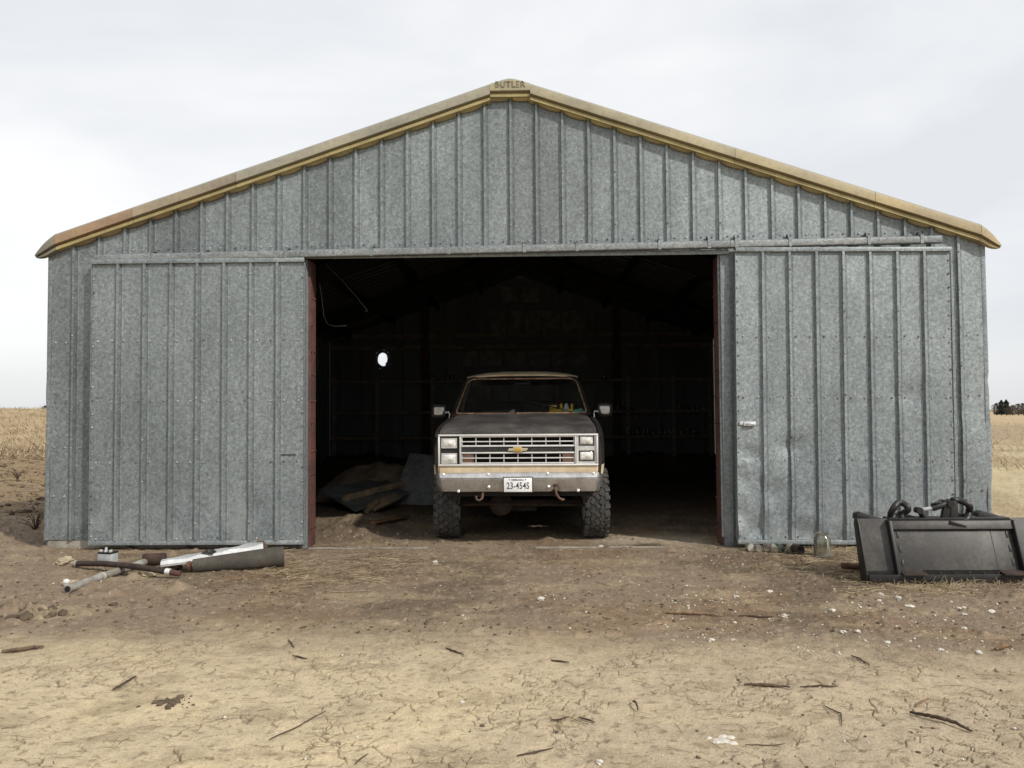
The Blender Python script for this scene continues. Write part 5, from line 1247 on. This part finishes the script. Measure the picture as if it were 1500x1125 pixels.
# ------------------------------------------------------------------ white stones: the larger ones one by one
wsl = [(1290, 872, 9, 'white pebble, upper one of the tight pair in front of the loader bucket'), (1288, 881, 7, 'white pebble, lower one of the tight pair in front of the loader bucket'), (1316, 877, 9, 'white pebble just right of the tight pair in front of the loader bucket'), (1220, 895, 8, 'lone white pebble left of the pebbles in front of the loader bucket'), (1148, 904, 10, 'rounded white pebble just right of the thin dark stick by the right door'), (1235, 927, 11, 'largest rounded white stone on the brown dirt below the big glass jar'), (1257, 926, 9, 'flat white pebble just right of the largest rounded white stone'), (1300, 942, 9, 'angular white pebble on the dirt right of the largest white stone'), (1378, 953, 9, 'white pebble on the dirt left of the weathered wood chunk'), (1413, 892, 9, 'white pebble, upper right of the close trio below the bucket plate'), (1405, 892, 8, 'white pebble, upper left of the close trio below the bucket plate'), (1413, 901, 8, 'white pebble, bottom one of the close trio below the bucket plate'), (1452, 897, 9, 'white pebble right of the close trio near the right edge'), (1413, 921, 8, 'lone white pebble below the close trio under the bucket'), (1042, 939, 10, 'flat white chip below the long pale brown stick'), (1073, 938, 7, 'small white pebble right of the flat chip below the pale stick'), (1076, 913, 7, 'small white pebble between the two sticks lying in front of the door'), (1127, 868, 10, 'long flat white chip on the dirt below the row of jars'), (1333, 889, 10, 'broad white pebble below the middle of the loader bucket'), (1434, 957, 9, 'white pebble just left of the weathered wood chunk at the right'), (1078, 875, 9, 'crumbly white chip left of the long flat chip below the jars'), (637, 825, 9, 'long white chip on the dirt below the left front tyre'), (880, 802, 9, 'flat white chip on the dirt below the right front tyre'), (792, 879, 13, 'widest white flake lying on the dirt at the middle of the yard'), (878, 1118, 11, 'white stone at the bottom edge right of the centre'), (677, 1029, 7, 'lone small white pebble on the clay left of the centre')]
protos = []
for i, (u, v, w_, lb) in enumerate(wsl):
    q = gat(u, v); D_ = q.y + CD; s_ = w_ * D_ / 1167 * 0.5
    if i < 5:
        o = rock('white_stone', lb, 'stone', u, v, s_, s_ * 0.9, s_ * 0.6, WSTONE, 1.7 + i * 2.3, 'white pebbles lying on the dirt', 0.35); protos.append((o, s_))
    else:
        p0, s0 = protos[i % 5]; o = p0.copy(); col.objects.link(o); k = s_ / s0; o.scale = (k * rng.uniform(.8, 1.2), k, k * rng.uniform(.7, 1.0)); o.location = (q.x, q.y, q.z + s_ * 0.22); o.rotation_euler = (0, 0, rng.uniform(0, 6)); o['label'] = lb
# white lime splash
q = gat(1058, 1085); rows = []; mb = MB()
for (dx, dy, rr) in ((0, 0, 0.045), (-0.055, 0.03, 0.018), (0.05, 0.035, 0.022), (0.045, -0.03, 0.026), (-0.03, -0.02, 0.02), (0.015, 0.05, 0.02)):
    n = 14; ring = [(q.x + dx + rr * math.cos(a) * rng.uniform(.7, 1.25), q.y + dy + rr * math.sin(a) * rng.uniform(.7, 1.25)) for a in np.linspace(0, 2 * math.pi, n, endpoint=False)]
    vs_ = [(q.x + dx, q.y + dy, lz(q.x + dx, q.y + dy) + 0.006)] + [(x, y, lz(x, y) - 0.001) for x, y in ring] + [((x + q.x + dx) / 2, (y + q.y + dy) / 2, lz(x, y) + 0.005 + rng.uniform(-.002, .002)) for x, y in ring]
    mb.add(vs_, [(0, n + 1 + i, n + 1 + (i + 1) % n) for i in range(n)] + [(n + 1 + i, 1 + i, 1 + (i + 1) % n, n + 1 + (i + 1) % n) for i in range(n)])
o = mb.build('lime_splash', WSTONE, None, recalc=False); tag(o, 'crumbly white splash of lime on the clay in the foreground', 'lime')

# ------------------------------------------------------------------ stuff: pebbles, clods, straw, stubble
ICO_V = np.array([(0, 0, -1), (.72, -.53, -.45), (-.28, -.85, -.45), (-.89, 0, -.45), (-.28, .85, -.45), (.72, .53, -.45), (.28, -.85, .45), (-.72, -.53, .45), (-.72, .53, .45), (.28, .85, .45), (.89, 0, .45), (0, 0, 1)])
ICO_F = np.array([(0, 1, 2), (1, 0, 5), (0, 2, 3), (0, 3, 4), (0, 4, 5), (1, 5, 10), (2, 1, 6), (3, 2, 7), (4, 3, 8), (5, 4, 9), (1, 10, 6), (2, 6, 7), (3, 7, 8), (4, 8, 9), (5, 9, 10), (6, 10, 11), (7, 6, 11), (8, 7, 11), (9, 8, 11), (10, 9, 11)])
def np_mesh(name, co, fa, mat):
    me = bpy.data.meshes.new(name); k = fa.shape[1]; co = np.ascontiguousarray(co, np.float32); fa = np.ascontiguousarray(fa, np.int32)
    me.vertices.add(len(co)); me.vertices.foreach_set('co', co.ravel()); me.loops.add(fa.size); me.loops.foreach_set('vertex_index', fa.ravel())
    me.polygons.add(len(fa)); me.polygons.foreach_set('loop_start', np.arange(0, fa.size, k, dtype=np.int32)); me.update(calc_edges=True); me.validate(); me.materials.append(mat)
    return kind(link(name, me), 'stuff')
def pebbles(name, P, S, mat, squash=0.6):
    n = len(P); rot = nr.uniform(0, 6.28, n); jit = 1 + nr.uniform(-0.3, 0.3, (n, 12, 1))
    V = ICO_V[None] * jit * S[:, None, None] * nr.uniform(0.65, 1.35, (n, 1, 3)); V[..., 2] *= squash
    c, s = np.cos(rot)[:, None], np.sin(rot)[:, None]; x = V[..., 0] * c - V[..., 1] * s; y = V[..., 0] * s + V[..., 1] * c
    V = np.stack([x, y, V[..., 2]], -1); zz = land(P[:, 0], P[:, 1]); V += np.stack([P[:, 0], P[:, 1], zz + S * 0.15], -1)[:, None]
    F = (ICO_F[None] + (np.arange(n) * 12)[:, None, None]); return np_mesh(name, V.reshape(-1, 3), F.reshape(-1, 3), mat)
def pix_pts(n, u0, u1, v0, v1):
    out = []
    for u, v in zip(nr.uniform(u0, u1, n), nr.uniform(v0, v1, n)):
        p = at(u, v, 0); out.append((p.x, p.y))
    return np.array(out)
def size(P, lo, hi, pw=2.5): return lo + (hi - lo) * nr.uniform(0, 1, len(P)) ** pw
Pw = np.concatenate([pix_pts(750, 960, 1560, 850, 960), pix_pts(260, 600, 1100, 800, 930), pix_pts(130, 1040, 1130, 785, 830), pix_pts(70, 300, 1560, 950, 1120), pix_pts(60, 60, 420, 820, 900), pix_pts(90, 470, 700, 760, 800)])
pebbles('white_pebbles', Pw, size(Pw, 0.0030, 0.013, 4.0), WSTONE)
Pc = np.concatenate([pix_pts(4200, -60, 1560, 790, 930), pix_pts(90, 500, 1560, 930, 1140), pix_pts(1100, -60, 460, 800, 890), pix_pts(700, -60, 80, 680, 800), pix_pts(500, 450, 640, 745, 800)])
pebbles('dirt_clods', Pc, size(Pc, 0.003, 0.017, 5.0), CLODM, 0.7)
cq = gat(28, 897); n = 260; Pk = np.stack([nr.normal(cq.x, 0.26, n), nr.normal(cq.y, 0.09, n)], -1); q2 = gat(255, 1027); Pk = np.concatenate([Pk, np.stack([nr.normal(q2.x, 0.06, 60), nr.normal(q2.y, 0.05, 60)], -1)])
pebbles('dark_clods', Pk, np.concatenate([size(Pk[:n], 0.012, 0.055, 1.6), size(Pk[n:], 0.005, 0.022, 2.0)]), CLODM, 0.75)
def straws(name, P, L, wd, mat, lift=0.02, stand=0.0, seg=3):
    n = len(P); ang = nr.uniform(0, 6.28, n); cu = nr.normal(0, 0.5, n); V = []; z0 = land(P[:, 0], P[:, 1]) + nr.uniform(0.002, lift, n)
    tilt = nr.uniform(-0.15, 0.25, n) + stand * nr.uniform(0.5, 1.5, n)
    x, y, z = P[:, 0].copy(), P[:, 1].copy(), z0.copy()
    for k in range(seg + 1):
        a = ang + cu * k / seg; nx_, ny_ = -np.sin(a) * wd, np.cos(a) * wd
        w_ = 1 - 0.5 * k / seg
        V += [np.stack([x - nx_ * w_, y - ny_ * w_, z], -1), np.stack([x + nx_ * w_, y + ny_ * w_, z + wd * 0.8], -1)]
        st = L / seg; x = x + np.cos(a) * np.cos(tilt) * st; y = y + np.sin(a) * np.cos(tilt) * st; z = np.maximum(z + np.sin(tilt) * st, z0 - 0.002); tilt = tilt - 0.12
    V = np.stack(V, 1); b = (np.arange(n) * (2 * seg + 2))[:, None]
    F = np.concatenate([b + np.array([[2 * k, 2 * k + 1, 2 * k + 3, 2 * k + 2]]) for k in range(seg)], 0); return np_mesh(name, V.reshape(-1, 3), F, mat)
def gau(n, u, v, su, sv):
    out = []
    for a, b in zip(nr.normal(u, su, n), nr.normal(v, sv, n)):
        p = at(a, max(b, 770), 0); out.append((p.x, p.y))
    return np.array(out)
Ps = np.concatenate([pix_pts(150, 70, 440, 796, 806), gau(420, 560, 828, 38, 12), gau(260, 430, 835, 28, 12), gau(420, 1215, 818, 40, 10), gau(300, 1262, 852, 22, 10), pix_pts(420, 1260, 1560, 848, 872), pix_pts(220, 1090, 1270, 795, 812), gau(130, 510, 850, 30, 10)])
straws('dry_straw', Ps, nr.uniform(0.05, 0.20, len(Ps)), 0.0022, STRAWM, 0.03)
Pb = np.concatenate([pix_pts(260, 60, 450, 798, 822), gau(700, 560, 830, 50, 16), gau(420, 440, 840, 40, 16), gau(300, 330, 850, 60, 16), pix_pts(420, 1090, 1330, 800, 850), pix_pts(230, -40, 1560, 870, 1130), pix_pts(120, 850, 1500, 930, 1130)])
straws('straw_litter', Pb, nr.uniform(0.04, 0.16, len(Pb)), 0.002, STRAWB, 0.015)
Pg = np.concatenate([pix_pts(500, 1275, 1560, 850, 862), pix_pts(260, 1180, 1265, 795, 806)])
straws('dead_grass', Pg, nr.uniform(0.04, 0.10, len(Pg)), 0.0018, STRAWM, 0.01, 0.7)
# corn stubble on the left field and rough dead grass on the right one
n = 9000; d = 28 * np.exp(nr.uniform(0, 1, n) * np.log(8.5)); th = nr.uniform(-0.95, -0.50, n); P = np.stack([CX + d * th, d - CD], -1)
straws('corn_stubble', P, nr.uniform(0.15, 0.42, n) * (1 + d / 250), 0.012 + d * 0.0001, STRAWM, 0.02, 0.75, 2)
n = 5000; d = 20 * np.exp(nr.uniform(0, 1, n) * np.log(9)); th = nr.uniform(0.52, 0.95, n); P = np.stack([CX + d * th, d - CD], -1)
straws('field_grass', P, nr.uniform(0.08, 0.25, n), 0.006 + d * 0.00012, STRAWM, 0.02, 0.6, 2)
n = 1500; d = nr.uniform(11.5, 30, n); th = nr.uniform(-0.85, -0.56, n); P = np.stack([CX + d * th, d - CD], -1)
straws('field_litter', P, nr.uniform(0.08, 0.35, n), 0.008, STRAWB, 0.03, 0.15, 2)
n = 900; d = nr.uniform(11, 28, n); th = nr.uniform(-0.85, -0.58, n); P = np.stack([CX + d * th, d - CD], -1); pebbles('field_clods', P, size(P, 0.015, 0.09, 4), CLODM, 0.6)
# a few dead weeds by the left wall
for i, (u, v, lb) in enumerate(((26, 703, 'low bare dead weed standing in the field left of the barn'), (52, 775, 'tangled dark weed at the barn corner near the left edge'))):
    q = gat(u, v); t = MB()
    for k in range(16):
        a = rng.uniform(0, 6.28); h = rng.uniform(0.10, 0.32); e = Vector((math.cos(a), math.sin(a), 0)) * rng.uniform(0.05, 0.25)
        t.tube([Vector((0, 0, -0.02)), e * 0.4 + Vector((0, 0, h * 0.6)), e + Vector((0, 0, h))], [0.006, 0.005, 0.003], 5)
    o = t.build('dead_weed', STICKM, None, color=(1.2, 1, 1)); o.location = q; tag(o, lb, 'weed')

# ------------------------------------------------------------------ far trees
def far_tree(u, vb, dist, h, w, ever, label, seed):
    r_ = random.Random(seed); th = (u - 772) / 1167.0
    x, y = CX + dist * th, dist - CD; z = lz(x, y)
    t = thing('tree', label, 'tree', (x, y, z - 0.2), 0, 'trees on the far field edge')
    tr = MB(); tr.tube([(0, 0, 0), (r_.uniform(-.1, .1), 0, h * 0.5), (r_.uniform(-.2, .2), 0, h * 0.92)], [h * 0.035, h * 0.022, h * 0.006], 7)
    for k in range(7):
        a = r_.uniform(0, 6.28); zz = h * r_.uniform(0.25, 0.75); L = w * r_.uniform(0.3, 0.5); tr.tube([(0, 0, zz), (math.cos(a) * L * .5, math.sin(a) * L * .5, zz + L * .35), (math.cos(a) * L, math.sin(a) * L, zz + L * .6)], [h * .012, h * .008, h * .003], 5)
    tr.build('trunk', BARK, t)
    cr = MB(); N = 900
    for k in range(N):
        a = r_.uniform(0, 6.28); tz = r_.random()
        if ever: zz = h * (0.10 + 0.90 * tz); rad = w * 0.5 * (1 - tz) ** 0.7 * (0.75 + 0.35 * math.sin(tz * 19 + a * 2)) + 0.1
        else: zz = h * (0.12 + 0.86 * tz); rad = w * 0.5 * math.sqrt(max(0.05, 1 - (2 * tz - 0.9) ** 2)) * (0.7 + 0.4 * math.sin(a * 3 + seed))
        rr = rad * r_.uniform(0.2, 1) ** 0.6; s = h * r_.uniform(0.025, 0.06) * (1.2 if ever else 0.8)
        M = TR(rr * math.cos(a), rr * math.sin(a), zz) @ Quaternion((r_.random() - .5, r_.random() - .5, r_.random() - .5, r_.random() - .5)).normalized().to_matrix().to_4x4()
        cr.add([(-s, -s * .5, 0), (s, -s * .3, s * .2), (0.2 * s, s, 0)], [(0, 1, 2)], M)
    cr.build('crown', LEAF_E if ever else LEAF_B, t, smooth=0, recalc=False)
k = 0
spots = [(1451, 0, 6.4, 7, 'bare brown tree in the far tree line, nearest the barn wall'), (1458, 1, 7.6, 5.4, 'tall dark evergreen with two tops in the far tree line close to the barn'),
         (1465, 1, 7.9, 5.6, 'tallest dark evergreen in the tree line far right of the barn'), (1474, 0, 5.4, 8, 'low bare brown brush right of the tallest evergreen in the far tree line'),
         (1482, 0, 5.9, 8.5, 'rounded bare brown tree in the middle of the gap in the far tree line'), (1489, 0, 6.3, 8, 'bare brown tree left of the last dark evergreen at the right edge'),
         (1497, 1, 6.9, 6.4, 'dark bushy evergreen at the right edge in the far tree line'), (1470, 0, 4.6, 8, 'short brown bush at the foot of the tallest evergreen'), (1505, 1, 7.2, 6.4, 'dark evergreen at the very end of the far tree line')]
for u, ev, h, w, lb in spots:
    far_tree(u, 608, 395 + rng.uniform(-10, 10), h, w, ev, lb, 40 + k); k += 1
for u, w, h, lb in ((58, 5.0, 1.6, 'lower dark bush peeping over the stubble hill left of the barn'), (65, 6.0, 2.1, 'taller dark bush over the stubble hill, touching the barn wall')):
    far_tree(u, 601, 262, h, w, 1, lb, 80 + u); k += 1
